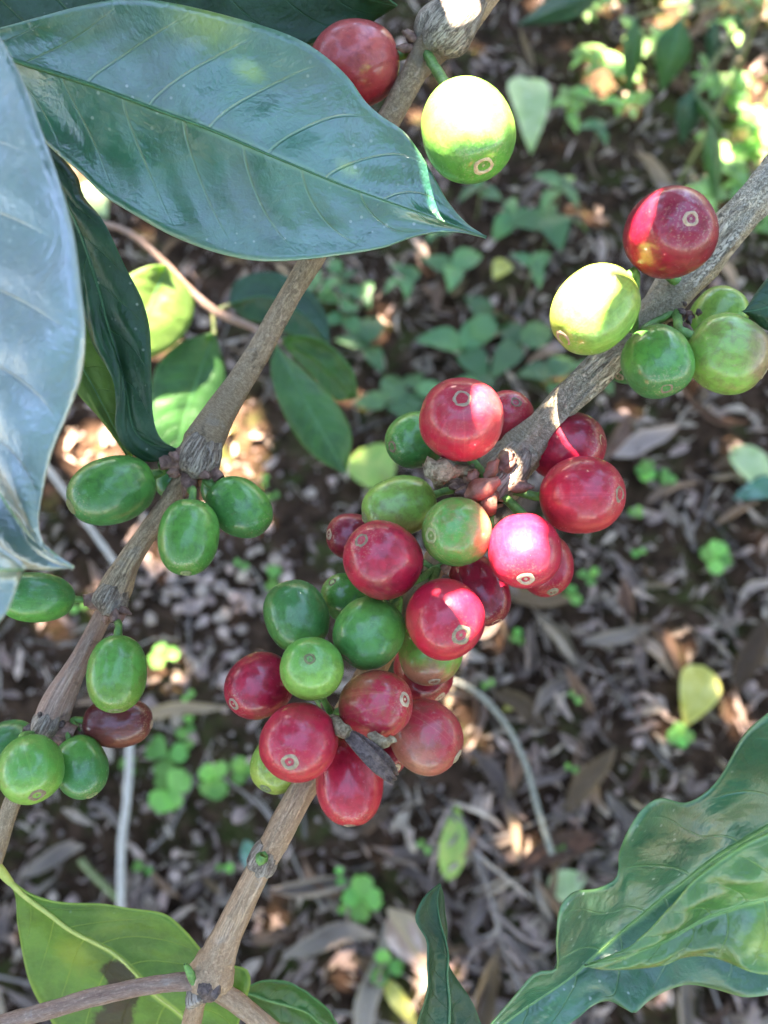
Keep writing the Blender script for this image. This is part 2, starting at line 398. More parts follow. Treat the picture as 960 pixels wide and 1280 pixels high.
GRIT = plain_mat('grit', (0.10, 0.065, 0.05), (0.36, 0.27, 0.23), 0.8, 200, per='island', bump=0.0008)
STICK = plain_mat('stick_grey', (0.11, 0.085, 0.07), (0.32, 0.26, 0.22), 0.75, 160, per='object', bump=0.001)

def floor_rand(rng, pad=60):
    return rng.uniform(-pad, 960 + pad), rng.uniform(-pad, 1280 + pad)
def dens(x, y):
    """where leaf litter lies thick (right and bottom of the picture) rather than grit"""
    m = noise.noise(Vector((x / 210, y / 210, 4)))
    s = 0.62 + 0.4 * m
    if x < 420 and 560 < y < 1080: s -= 0.55
    if x > 560 and y > 440: s += 0.30
    if y > 1020: s += 0.2
    return s
rng = random.Random(11)
# fine litter nobody could count
V = []; FA = []
k = 0
while k < 4300:
    x, y = floor_rand(rng)
    if rng.random() > dens(x, y) + 0.25: continue
    k += 1
    L = rng.uniform(0.010, 0.038); W = L * rng.uniform(0.12, 0.5)
    v, f, u = dead_leaf_data(L, W, rng.choice([-1, 1]) * rng.uniform(0.5, 2.2), rng.uniform(-0.15, 0.3), rng.uniform(-1, 1), rng.random() * 50, 5, 3)
    R = Matrix.Rotation(rng.uniform(0, 6.28), 3, 'Z') @ Matrix.Rotation(rng.gauss(0, 0.55), 3, 'X') @ Matrix.Rotation(rng.gauss(0, 0.4), 3, 'Y')
    g = G(x, y); b0 = len(V)
    V += [g + Vector((0, 0, rng.uniform(0.0, 0.006))) + R @ q for q in v]; FA += [tuple(i + b0 for i in q) for q in f]
tag(mesh('leaf_litter', V, FA, LITTER), 'fine crumbled brown leaf litter covering the soil', 'leaf litter', kind='stuff')
# grit
V = []; FA = []; k = 0
ICO = None
def blob(r, seed, sub=1, flat=0.7, amp=0.3):
    import bmesh
    bm = bmesh.new(); bmesh.ops.create_icosphere(bm, subdivisions=sub, radius=1)
    vs_ = []; 
    for v in bm.verts:
        c = v.co; s = 1 + amp * noise.noise(c * 1.3 + Vector((seed, 0, 0)))
        vs_.append(Vector((c.x * s, c.y * s * 0.85, c.z * s * flat)) * r)
    fs = [tuple(v.index for v in f.verts) for f in bm.faces]; bm.free(); return vs_, fs
GB = [blob(1, s, 1) for s in range(8)]
while k < 1700:
    x, y = floor_rand(rng)
    if rng.random() < dens(x, y) - 0.05: continue
    k += 1
    r = rng.uniform(0.0015, 0.0042); v, f = GB[k % 8]; g = G(x, y); b0 = len(V); a = rng.uniform(0, 6.28); R = Matrix.Rotation(a, 3, 'Z')
    V += [g + (R @ q) * r for q in v]; FA += [tuple(i + b0 for i in q) for q in f]
tag(mesh('grit', V, FA, GRIT), 'fine pale grit and soil crumbs between the litter', 'grit', kind='stuff')

# dead leaves one by one
DL = {}
for c in DEAD:
    DL[c] = []
    for s in range(7):
        L = rng.uniform(0.85, 1.1)
        v, f, u = dead_leaf_data(L, L * rng.uniform(0.22, 0.5), rng.choice([-1, 1]) * rng.uniform(1.0, 3.0), rng.uniform(-0.15, 0.3), rng.uniform(-1.2, 1.2), rng.random() * 90, 13, 7)
        m = bpy.data.meshes.new('fallen_leaf'); m.from_pydata([tuple(q) for q in v], [], f); m.polygons.foreach_set('use_smooth', [True] * len(m.polygons)); m.materials.append(DEAD[c]); DL[c].append(m)
DLAB = {'brown': 'curled dark brown dead leaf lying in the litter', 'grey': 'shrivelled grey dead leaf lying in the litter', 'tan': 'pale tan dead leaf lying in the litter'}
def lay(mh, name, g, L, rz, tilt=(0, 0), lift=0.0):
    o = link(bpy.data.objects.new(name, mh)); o.location = g + Vector((0, 0, lift)); o.scale = (L, L, L)
    o.rotation_euler = (tilt[0], tilt[1], rz); return o
k = 0
while k < 275:
    x, y = floor_rand(rng, 30)
    if rng.random() > dens(x, y): continue
    k += 1
    c = rng.choices(['brown', 'grey', 'tan'], [4, 5, 2.2])[0]
    o = lay(rng.choice(DL[c]), 'fallen_leaf', G(x, y), rng.uniform(0.030, 0.090), rng.uniform(0, 6.28), (rng.gauss(0, 0.5), rng.gauss(0, 0.3)), rng.uniform(0.0, 0.006))
    tag(o, DLAB[c], 'dead leaf', c + ' dead leaves on the ground')
# the big limp curled leaves that read in the photo
for x, y, L, a, c in [(800, 560, .10, .5, 'grey'), (690, 800, .09, 2.2, 'grey'), (735, 975, .08, .9, 'brown'), (620, 985, .09, -.9, 'grey'), (640, 1030, .085, 1.6, 'tan'),
                      (700, 1060, .09, .4, 'brown'), (420, 1170, .10, .2, 'grey'), (400, 1110, .11, .1, 'grey'), (470, 1235, .12, 1.45, 'grey'), (230, 890, .10, .2, 'tan'),
                      (80, 1070, .08, .4, 'grey'), (520, 1170, .08, -.8, 'tan'), (905, 600, .05, .1, 'tan'), (880, 520, .09, 2.6, 'brown'), (700, 1140, .10, 2.4, 'brown'),
                      (850, 1265, .09, 1.5, 'grey'), (600, 1240, .10, 1.2, 'brown'), (930, 820, .09, 1.1, 'brown'), (770, 800, .09, .2, 'grey'), (650, 890, .07, -.5, 'brown')]:
    o = lay(rng.choice(DL[c]), 'fallen_leaf', G(x, y), L, a, (rng.gauss(0, 0.15), rng.gauss(0, 0.1)), 0.010)
    tag(o, DLAB[c], 'dead leaf', c + ' dead leaves on the ground')
# pebbles
PM = []
for s in range(6):
    v, f = blob(1, s * 3.1, 2, rng.uniform(0.6, 0.85), 0.45)
    m = bpy.data.meshes.new('pebble'); m.from_pydata([tuple(q) for q in v], [], f); m.polygons.foreach_set('use_smooth', [True] * len(m.polygons)); m.materials.append(PEB); PM.append(m)
k = 0
while k < 190:
    if k < 80: x, y = rng.gauss(265, 70), rng.gauss(760, 60)
    elif k < 125: x, y = rng.gauss(130, 110), rng.gauss(980, 120)
    else: x, y = floor_rand(rng, 0)
    k += 1
    o = lay(rng.choice(PM), 'pebble', G(x, y), rng.uniform(0.004, 0.0095), rng.uniform(0, 6.28), (0, 0), 0.002)
    tag(o, 'small rounded pinkish pebble on the soil', 'pebble', 'pebbles on the soil')
# loose sticks
for k in range(70):
    x, y = floor_rand(rng, 20); L = rng.uniform(0.05, 0.15); a = rng.uniform(0, 3.14); g = G(x, y)
    r = rng.uniform(0.0009, 0.0022); pts = []
    for i in range(5):
        t = i / 4 - 0.5; px_, py_ = g.x + math.cos(a) * L * t, g.y + math.sin(a) * L * t
        w = 0.05 * L * noise.noise(Vector((t * 3, k, 0))); px_ += -math.sin(a) * w * 2; py_ += math.cos(a) * w * 2
        pts.append((px_, py_, gh(px_, py_) + 0.004 + r, r * (1.1 - 0.5 * i / 4)))
    tag(tube('fallen_twig', pts, 9, STICK, loc=g, sides=6, rough=0.3, seed=k), 'thin dry grey brown twig lying in the litter', 'twig', 'thin dry twigs in the litter')
def floor_stick(px, r, mat, label, name='fallen_twig', lift=0.008):
    pts = [(*G(x, y, lift), r) for x, y in px]
    o = tube(name, pts, 24, mat, loc=Vector(pts[0][:3]), sides=8, rough=0.15); tag(o, label, 'twig'); return o
PALE = plain_mat('dry_stem_pale', (0.36, 0.31, 0.26), (0.52, 0.47, 0.40), 0.6, 200)
GREYG = plain_mat('dry_stem_greyish', (0.15, 0.145, 0.11), (0.26, 0.25, 0.20), 0.6, 200)
floor_stick([(163, 915), (160, 985), (152, 1060), (151, 1140)], 0.0044, PALE, 'straight pale dry stem standing out beside clover sprouts', lift=0.03)
floor_stick([(540, 845), (585, 858), (625, 895), (655, 950), (672, 1010), (690, 1068)], 0.0030, GREYG, 'long curved greyish dry stem below the red cherries', lift=0.03)
floor_stick([(55, 580), (85, 620), (120, 670), (145, 705)], 0.0036, PALE, 'bent tan dry stem on the mossy soil', lift=0.02)
floor_stick([(100, 1075), (118, 1095), (150, 1125)], 0.0040, TWIG_GREEN, 'short green stem lying against the pale dry stem', lift=0.02)
# the grey frond of dry needles
fr = G(600, 1100); fe = empty('dry_frond', fr)
tag(fe, 'grey dried frond with many narrow leaflets on the litter', 'frond')
rach = [(560, 1010), (590, 1060), (610, 1110), (625, 1170), (650, 1240)]
tube('stem', [(*G(x, y, 0.014), 0.0022) for x, y in rach], 20, STICK, fe, fr, sides=6)
for i, s in enumerate(catmull([(x, y, 0) for x, y in rach], 15)):
    for sd in (-1, 1):
        if rng.random() < (0.15 if sd > 0 else 0.55): continue
        x, y = s[0] + rng.uniform(-6, 6), s[1] + rng.uniform(-8, 8); f_ = rng.uniform(0.5, 1.5)
        ex, ey = x + (62 if sd > 0 else -30) * f_ + rng.uniform(-14, 14), y + rng.uniform(10, 75) * f_
        a, b = G(x, y, 0.014), G(ex, ey, rng.uniform(0.004, 0.02)); m_ = (a + b) / 2 + Vector((rng.uniform(-.012, .012), rng.uniform(-.012, .012), rng.uniform(0, 0.012)))
        tube('leaflet', [(*a, 0.0014), (*m_, rng.uniform(0.0018, 0.0034)), (*b, 0.0010)], 7, DEAD['grey'], fe, fr, sides=4, rough=0.4, seed=i)

# living things on the floor ------------------------------------------
def blade(L, W, shape='ovate', cup=0.15, droop=0.15, seed=0.0, nu=9, nv=5, wave=0.03):
    """a leaf from the origin along +x, upper side +z"""
    V = []; FA = []; U = []
    for i in range(nu):
        u = i / (nu - 1)
        if shape == 'ovate': w = math.sin(math.pi * u ** 0.72) ** 0.85
        elif shape == 'heart': w = (math.sin(math.pi * min(1, u * 0.92 + 0.05) ** 1.5) ** 0.7) if u < 1 else 0.25
        else: w = math.sin(math.pi * u ** 0.9)
        w = max(w, 0.02) * W / 2
        x = u * L; zc = L * (0.12 * math.sin(math.pi * u) - droop * u * u)
        for j in range(nv):
            v = j / (nv - 1) * 2 - 1
            notch = -0.22 * L * (1 - abs(v)) ** 1.5 if (shape == 'heart' and i == nu - 1) else 0
            V.append(Vector((x + notch, v * w, zc + cup * abs(v) * w + wave * L * noise.noise(Vector((u * 3, v * 1.5, seed)))))); U.append((u, (v + 1) / 2))
    for i in range(nu - 1):
        for j in range(nv - 1): FA.append((i*nv+j, (i+1)*nv+j, (i+1)*nv+j+1, i*nv+j+1))
    return V, FA, U
def leaf_mesh(mat, **k):
    v, f, u = blade(1.0, k.pop('W'), **k); m = bpy.data.meshes.new('leaf'); m.from_pydata([tuple(q) for q in v], [], f)
    m.polygons.foreach_set('use_smooth', [True] * len(m.polygons)); l = m.uv_layers.new(name='UVMap')
    for i, lp in enumerate(m.loops): l.data[i].uv = u[lp.vertex_index]
    m.materials.append(mat); return m
CLOV = plain_mat('clover_green', (0.10, 0.30, 0.05), (0.22, 0.52, 0.12), 0.5, 130, trans=0.35, per='object')
HERB = plain_mat('herb_green', (0.030, 0.10, 0.030), (0.10, 0.23, 0.085), 0.4, 120, trans=0.25, per='object', spec=0.5)
HERB2 = plain_mat('herb_light_green', (0.12, 0.28, 0.07), (0.26, 0.46, 0.15), 0.45, 120, trans=0.35, per='object')
MC = [leaf_mesh(CLOV, W=w, shape='heart', cup=0.2, droop=0.1, seed=s) for w, s in ((0.95, 1), (1.05, 2), (0.85, 3))]
MH = [leaf_mesh(HERB, W=w, shape='ovate', cup=0.12, droop=0.25, seed=s, wave=0.06) for w, s in ((0.62, 1), (0.72, 2), (0.55, 3))]
ML = [leaf_mesh(HERB2, W=w, shape='ovate', cup=0.12, droop=0.2, seed=s) for w, s in ((0.55, 1), (0.7, 2), (0.45, 3))]
def sprout(x, y, L, n, meshes, name, label, cat, group, lift=0.02, tilt=0.25, a0=None):
    top = G(x, y, lift); base = Vector((top.x, top.y, gh(top.x, top.y) - 0.004))
    e = empty(name, base); tag(e, label, cat, group)
    tube('stem', [(*base, 0.0010), (*((base + top) / 2 + Vector((.002, .001, 0))), 0.0009), (*top, 0.0008)], 6, TWIG_GREEN, e, base, sides=5)
    a0 = rng.uniform(0, 6.28) if a0 is None else a0
    for i in range(n):
        o = link(bpy.data.objects.new('leaf', rng.choice(meshes))); o.parent = e
        o.location = top - base + Vector((0, 0, rng.uniform(-0.3, 0.1) * lift)); s = L * rng.uniform(0.8, 1.15); o.scale = (s, s, s)
        o.rotation_euler = (rng.gauss(0, 0.2), -tilt + rng.gauss(0, 0.2), a0 + 6.283 * i / n + rng.gauss(0, 0.18))
    return e
for x, y, L, n in [(453, 1125, .022, 4), (482, 1208, .020, 3), (205, 820, .018, 3), (340, 724, .020, 2), (268, 974, .022, 4), (305, 962, .016, 3), (210, 945, .024, 3), (212, 990, .026, 4), (232, 925, .014, 2),
                   (893, 698, .026, 4), (738, 720, .015, 3), (852, 920, .016, 4), (808, 590, .016, 4), (832, 597, .014, 3), (795, 640, .010, 3), (640, 690, .012, 2), (712, 745, .014, 3),
                   (645, 795, .010, 3), (610, 855, .008, 2), (180, 1085, .012, 2), (278, 1085, .010, 2), (120, 900, .014, 3), (235, 870, .010, 2), (425, 1095, .010, 2), (160, 955, .012, 3),
                   (745, 640, .012, 3), (800, 690, .010, 2), (720, 870, .009, 2), (715, 960, .008, 2), (340, 620, .010, 2), (330, 600, .010, 2), (430, 1130, .010, 2), (235, 905, .010, 2), (565, 1275, .014, 3),
                   (100, 760, .010, 2), (60, 700, .010, 2), (470, 665, .014, 2), (300, 705, .010, 2), (700, 1060, .008, 2), (530, 1060, .009, 2)]:
    sprout(x, y, L, n, MC, 'clover_sprout', 'bright green clover sprout on the bare soil', 'clover', 'clover sprouts on the soil', lift=0.018)
# dull green broad leaved herbs behind the cherries
for x, y, L, n in [(430, 392, .040, 3), (462, 430, .046, 3), (505, 345, .030, 4), (425, 345, .030, 4), (565, 335, .045, 3), (578, 435, .062, 3), (612, 395, .045, 3), (520, 485, .045, 3),
                   (485, 500, .042, 3), (650, 425, .055, 3), (690, 270, .050, 4), (640, 268, .036, 3), (740, 380, .036, 3), (690, 470, .045, 3), (700, 235, .036, 4),
                   (600, 235, .030, 3), (745, 465, .035, 3), (545, 285, .030, 3), (748, 160, .030, 3), (455, 365, .030, 3), (395, 360, .034, 3), (665, 330, .034, 3), (600, 480, .040, 3)]:
    sprout(x, y, L, n, MH, 'forest_herb', 'dull green broad leaved herb growing on the shaded floor behind the cherries', 'herb', 'broad leaved herbs on the floor', lift=rng.uniform(0.03, 0.07), tilt=0.05)
# light green herbs in the sunny corner
for k in range(46):
    if k < 26: x, y = rng.uniform(880, 1000), rng.uniform(60, 290)
    elif k < 40: x, y = rng.uniform(640, 960), rng.uniform(-40, 110)
    else: x, y = rng.uniform(690, 800), rng.uniform(40, 130)
    sprout(x, y, rng.uniform(.022, .042), rng.randint(3, 6), ML, 'sunlit_herb', 'light green herb sprout in the sun dappled patch', 'herb', 'light green herbs in the sunny patch', lift=rng.uniform(0.02, 0.06), tilt=0.15)
# coloured fallen leaves
YEL = plain_mat('fallen_yellow', (0.46, 0.42, 0.07), (0.62, 0.58, 0.20), 0.55, 60, trans=0.3)
YG = plain_mat('fallen_yellow_green', (0.22, 0.40, 0.08), (0.40, 0.48, 0.12), 0.5, 60, trans=0.3)
PG = plain_mat('fallen_pale_green', (0.36, 0.50, 0.22), (0.52, 0.62, 0.36), 0.55, 60, trans=0.3)
BLU = plain_mat('fallen_dark_green', (0.03, 0.12, 0.07), (0.06, 0.18, 0.11), 0.25, 60, spec=0.8)
PINK = plain_mat('fallen_pink_tan', (0.42, 0.27, 0.20), (0.58, 0.42, 0.34), 0.6, 60, trans=0.1)
def floor_leaf(x0, y0, x1, y1, W, mat, label, lift=0.02, shape='ovate', cup=0.2):
    a, b = G(x0, y0, lift), G(x1, y1, lift); L = (b - a).length; d = (b - a) / L
    v, f, u = blade(L, L * W, shape, cup, 0.1, x0 * 0.1, 13, 7, 0.05); z = Vector((0, 0, 1)); y = z.cross(d).normalized(); z = d.cross(y)
    base = Vector((a.x, a.y, gh(a.x, a.y)))
    vv_ = [a + d * q.x + y * q.y + z * q.z for q in v]; dz = min(q.z - gh(q.x, q.y) for q in vv_)
    vv_ = [q - Vector((0, 0, dz - 0.004)) for q in vv_]
    o = mesh('fallen_leaf', vv_, f, mat, None, u, True, base)
    tag(o, label, 'fallen leaf'); return o
floor_leaf(880, 830, 862, 905, 0.62, YEL, 'pale yellow fallen leaf with ragged edges above a clover sprout')
floor_leaf(562, 1102, 574, 1000, 0.36, YG, 'narrow yellow green fallen leaf beside the dry frond', 0.03)
floor_leaf(655, 90, 668, 175, 0.42, PG, 'pale green fallen leaf lying on the litter below the pale sunlit cherry', 0.03)
floor_leaf(922, 552, 972, 610, 0.62, PG, 'pale green pointed fallen leaf next to a dark green one', 0.03)
floor_leaf(985, 598, 925, 614, 0.42, BLU, 'dark green fallen leaf touching the pale green fallen leaf', 0.03)
floor_leaf(640, 300, 622, 322, 0.8, YEL, 'small yellow fallen leaf among the broad leaved herbs', 0.05)
floor_leaf(655, 866, 632, 886, 0.65, YEL, 'tiny yellow fallen leaf near the curved dry stem')
floor_leaf(690, 1115, 740, 1095, 0.7, PG, 'pale green fallen leaf half hidden behind a wavy coffee leaf', 0.03)
floor_leaf(485, 1145, 535, 1215, 0.5, PINK, 'pinkish tan fallen leaf beside the curled coffee leaf', 0.02)
floor_leaf(480, 1225, 525, 1290, 0.3, YEL, 'yellow and red streaked fallen leaf below the clover', 0.02)
floor_leaf(448, 545, 488, 600, 0.9, YG, 'broad yellow green leaf on the floor beside the smooth shoot leaf', 0.05)
floor_leaf(345, -2, 400, -12, 0.5, PG, 'pale narrow leaf lying beyond the broad coffee leaf', 0.03)
floor_leaf(95, 205, 120, 245, 0.7, PG, 'pale green sunlit fallen leaf seen between two big leaves', 0.05)  # pale leaf put in for a bright sunlit blob of unknown nature
floor_leaf(300, 1050, 325, 1110, 0.35, BLU, 'glossy bluish green leaf behind the bare stem', 0.04)

# ------------------------------------------------------------------ coffee leaves
def resample(px, n):
    return [Vector(s) for s in catmull([tuple(P(*q)) for q in px], n)]
def coffee_leaf(parent, org, mid, left, right, mat, rib, nu=56, nv=9, quilt=0.0007, ripple=0.0, seed=0.0, bulge=0.0012, nveins=9, rr=4.2, label=None, thick=0.00035):
    M, Lf, Rt = resample(mid, nu), resample(left, nu), resample(right, nu)
    V = []; FA = []; U = []; ribp = []
    for i in range(nu):
        u = i / (nu - 1); t = (M[min(i+1, nu-1)] - M[max(i-1, 0)]).normalized()
        row = []
        nn = None
        for side, E in ((-1, Lf), (1, Rt)):
            e = E[i] - M[i]
            nrm = t.cross(e) * side
            if nrm.length > 1e-9: nrm.normalize()
            rng_ = range(nv, 0, -1) if side < 0 else range(0, nv + 1)
            for j in rng_:
                v = j / nv
                w = u * nveins - 0.16 * nveins * v ** 1.35 + 0.21 * side
                q = math.sin(math.pi * (w % 1.0)) ** 0.6 - 0.6
                env = math.sin(math.pi * min(v, 1)) * math.sin(math.pi * min(max(u, 0), 1)) ** 0.5
                off = quilt * q * env + bulge * math.sin(math.pi * v) * math.sin(math.pi * u)
                off += ripple * v * v * math.sin(u * 17 + seed + side) * math.sin(math.pi * u)
                off += 0.0012 * noise.noise(Vector((u * 6 + seed, v * side * 2.2, seed))) * math.sin(math.pi * u)
                row.append((M[i] + e * v + nrm * off, (u, 0.5 + 0.5 * v * side)))
        if i % 3 == 0 or i == nu - 1: ribp.append((*(row[nv][0]), rr * 1.0e-4 * (1.12 - u) + 2e-5))
        V += [a for a, b in row]; U += [b for a, b in row]
    K = 2 * nv + 1
    for i in range(nu - 1):
        for j in range(K - 1): FA.append((i*K+j, i*K+j+1, (i+1)*K+j+1, (i+1)*K+j))
    # make the upper side face up
    A = V[(nu//2)*K + nv]; n_ = (V[(nu//2)*K+nv+2] - A).cross(V[(nu//2+1)*K+nv] - A)
    if n_.z < 0: FA = [tuple(reversed(f)) for f in FA]
    o = mesh('leaf', V, FA, mat, parent, U, True, org)
    sm = o.modifiers.new('thickness', 'SOLIDIFY'); sm.thickness = thick; sm.offset = -1
    if label: o['label'] = label
    tube('midrib', ribp, max(12, len(ribp) * 2), rib, o, org, sides=6)
    return o

LM_BIG = leaf_mat('coffee_leaf_dark', (0.008, 0.115, 0.062), (0.07, 0.22, 0.09), (0.10, 0.20, 0.06), rough=0.28, gloss=1.0, film=0.9, speck=0.35, trans=0.15, coat=0.6, ior=1.65,
                  spots=((0.42, -0.95, 0.07, 0.35, (0.16, 0.26, 0.03)), (0.5, -0.62, 0.035, 0.10, (0.15, 0.30, 0.05)), (0.72, -0.22, 0.03, 0.12, (0.12, 0.26, 0.03))))
LM_SKY = leaf_mat('coffee_leaf_waxy', (0.006, 0.085, 0.07), (0.16, 0.22, 0.17), (0.10, 0.20, 0.06), rough=0.34, gloss=1.0, film=0.3, speck=0.2, trans=0.12, seed=3, coat=1.0, ior=2.0)
LM_DARK = leaf_mat('coffee_leaf_deep', (0.013, 0.060, 0.026), (0.03, 0.12, 0.05), (0.13, 0.20, 0.05), rough=0.34, gloss=0.4, film=0.6, speck=0.35, trans=0.2, seed=5)
LM_OLIVE = leaf_mat('coffee_leaf_olive', (0.10, 0.18, 0.035), (0.16, 0.26, 0.06), (0.16, 0.24, 0.05), rough=0.5, gloss=0.3, film=0.2, speck=0.1, trans=0.35, seed=6)
LM_YELLOW = leaf_mat('coffee_leaf_yellowing', (0.115, 0.215, 0.035), (0.33, 0.42, 0.09), (0.20, 0.28, 0.06), rough=0.45, gloss=0.35, film=0.3, speck=0.15, trans=0.35, seed=8,
                     spots=((0.475, 0.15, 0.055, 0.17, (0.035, 0.02, 0.014)), (0.53, 0.32, 0.055, 0.22, (0.04, 0.022, 0.015)), (0.58, 0.58, 0.06, 0.30, (0.06, 0.035, 0.02)), (0.34, 0.35, 0.08, 0.3, (0.24, 0.30, 0.05))))
LM_MID = leaf_mat('coffee_leaf_mid', (0.035, 0.125, 0.03), (0.09, 0.24, 0.07), (0.12, 0.22, 0.05), rough=0.38, gloss=0.45, film=0.3, speck=0.1, trans=0.3, seed=9)
LM_WAVY = leaf_mat('coffee_leaf_wavy', (0.020, 0.125, 0.050), (0.11, 0.26, 0.08), (0.12, 0.22, 0.06), rough=0.28, gloss=0.8, film=0.5, speck=0.5, trans=0.15, brown=0.15, seed=12, coat=0.3)
LM_FRESH = leaf_mat('coffee_leaf_fresh', (0.055, 0.18, 0.035), (0.20, 0.38, 0.08), (0.16, 0.28, 0.06), rough=0.28, gloss=0.9, film=0.35, speck=0.5, trans=0.25, seed=15, coat=0.4,
                    spots=((0.42, 0.62, 0.14, 0.5, (0.30, 0.40, 0.05)), (0.18, 0.35, 0.10, 0.35, (0.10, 0.24, 0.03))))

# ------------------------------------------------------------------ branches
def D(px, d): return [(x, y, d) for x, y in px]
def bract_cluster(root, org, x, y, d, r, n, mat, seed, spread=1.0):
    rg = random.Random(seed); c = P(x, y, d)
    for i in range(n):
        a = rg.uniform(0, 6.28); dirv = (RIGHT * math.cos(a) + UP * math.sin(a) * 0.9 - FWD * rg.uniform(-0.5, 0.5)).normalized()
        s = r * d / F; p0 = c + dirv * s * 0.7; p2 = c + dirv * s * (1.15 + 0.5 * rg.random() * spread) + Vector((rg.uniform(-1, 1), rg.uniform(-1, 1), rg.uniform(-1, 1))) * s * 0.25
        k = s * rg.uniform(0.16, 0.3)
        tube('bract', [(*p0, k), (*((p0 + p2) / 2), k * 1.15), (*p2, k * 0.35)], 7, mat, root, org, sides=7, rough=0.7, seed=seed + i)
def collar(root, org, pts, mat, seed=0, rough=0.35):
    pts = [(x, y, r * (0.78 if i in (0, len(pts) - 1) else 1), d) for i, (x, y, r, d) in enumerate(pts)]
    return ptube('node', pts, 20, mat, root, org, sides=18, rough=rough, seed=seed)

dB = 0.170
oB = P(620, 600, dB); BB = empty('coffee_branch', oB)
tag(BB, 'grey ridged coffee branch carrying the dense cluster of red and green cherries', 'branch', 'coffee branches')
TR = Vector((0.78, 0.62, 0))                                   # the coffee trunk stands out of view to the right
pB = [(1010, 184, 25, .172), (960, 233, 24, .171), (900, 296, 23, .170), (855, 348, 23, .169), (820, 388, 21, .169), (760, 446, 19, .169), (705, 503, 20, .169), (660, 556, 23, .170), (628, 592, 30, .171), (602, 622, 21, .173)]
pts = [(TR.x, TR.y, 1.02, 0.007), (0.45, 0.36, 0.965, 0.0055)] + [(*P(x, y, d), r * d / F) for x, y, r, d in pB]
tube('stem', pts, 150, BARK_B, BB, oB, sides=36, rough=0.12, flute=0.5, seed=1)
ptube('stem', [(612, 610, 19, .173), (570, 665, 18, .176), (510, 760, 17, .178), (455, 855, 17, .176), (405, 940, 17, .172), (378, 988, 17, .168), (352, 1037, 17.5, .166), (330, 1076, 16, .165), (322, 1092, 15.5, .165),
               (298, 1140, 17.5, .164), (277, 1186, 20.5, .163), (262, 1222, 29, .163), (256, 1240, 20, .163)], 120, BARK_BT, BB, oB, sides=22, rough=0.12, flute=0.12, seed=3)
collar(BB, oB, [(338, 1056, 17.5, .165), (331, 1070, 18, .165), (326, 1083, 18.5, .165), (321, 1093, 16, .165)], BARK_NODE, 4, 0.14)
tube('bud', [(*P(327, 1078, .1622), .0006), (*P(328, 1073, .1612), .0012), (*P(330, 1068, .1608), .0008)], 8, STALK, BB, oB, sides=8, rough=0.4)
collar(BB, oB, [(250, 1222, 18, .163), (256, 1233, 27, .163), (262, 1240, 22, .163)], BARK_NODE, 7)
for p_ in (((250, 1226), (256, 1236), (254, 1252)), ((272, 1228), (266, 1238), (256, 1252)), ((262, 1226), (260, 1236), (256, 1248))):
    tube('bract', [(*P(*p_[0], .1598), .0006), (*P(*p_[1], .1594), .0015), (*P(*p_[2], .1602), .0004)], 9, PETAL, BB, oB, sides=8, rough=0.8, seed=p_[0][0])
ptube('twig', [(262, 1228, 12, .162), (232, 1227, 10.5, .161), (180, 1233, 10.5, .160), (110, 1248, 11, .158), (50, 1266, 10.5, .157), (-10, 1283, 10, .156), (-80, 1310, 8, .156)], 60, BARK_PURPLE, BB, oB, sides=14, rough=0.12, flute=0.1, seed=6)
ptube('twig', [(256, 1232, 13, .163), (247, 1250, 12, .164), (238, 1285, 12, .166), (222, 1360, 10, .17)], 40, BARK_BT, BB, oB, sides=14, rough=0.12, flute=0.1, seed=8)
ptube('twig', [(262, 1232, 13, .163), (285, 1246, 12.5, .163), (320, 1272, 11.5, .163), (370, 1312, 11, .164), (460, 1360, 9, .165), (560, 1385, 6, .165)], 50, BARK_BT, BB, oB, sides=14, rough=0.12, flute=0.1, seed=9)
tube('bud', [(*P(242, 1228, .160), .0007), (*P(237, 1215, .1590), .0009), (*P(231, 1205, .1585), .0003)], 8, STALK, BB, oB, sides=7, rough=0.5)
collar(BB, oB, [(652, 560, 24, .1695), (636, 580, 31, .1695), (622, 597, 36, .170), (606, 612, 27, .172)], BARK_NODE, 12, 0.5)
bract_cluster(BB, oB, 612, 604, .166, 34, 12, BRACT, 21); bract_cluster(BB, oB, 600, 612, .164, 26, 6, BRACT_RED, 22)
tube('bract', [(*P(588, 622, .162), .0016), (*P(602, 612, .160), .0021), (*P(624, 600, .160), .0008)], 9, BRACT_RED, BB, oB, sides=8, rough=0.3)
tube('bract', [(*P(612, 640, .163), .0012), (*P(612, 628, .161), .0018), (*P(614, 616, .162), .001)], 9, BRACT_RED, BB, oB, sides=8, rough=0.3)
tube('withered_stub', [(*P(590, 588, .165), .0010), (*P(568, 590, .160), .0012), (*P(552, 592, .158), .0024), (*P(545, 588, .158), .0022), (*P(530, 590, .158), .0012)], 14, WITHER, BB, oB, sides=12, rough=1.1)
bract_cluster(BB, oB, 838, 392, .168, 22, 9, BRACT, 31)
bract_cluster(BB, oB, 862, 388, .166, 12, 8, PETAL, 35)
bract_cluster(BB, oB, 500, 780, .172, 26, 8, BRACT, 41); bract_cluster(BB, oB, 425, 905, .168, 24, 8, BRACT, 42); bract_cluster(BB, oB, 540, 715, .168, 20, 8, BRACT, 43)
coffee_leaf(BB, oB, D([(1080, 330), (1000, 372), (960, 384), (929, 390)], .158), D([(1080, 330), (1010, 320), (962, 345), (929, 390)], .158), D([(1080, 330), (1015, 410), (962, 414), (929, 390)], .160), LM_DARK, RIB_D, 24, 6, label='dark green leaf tip at the branch edge')
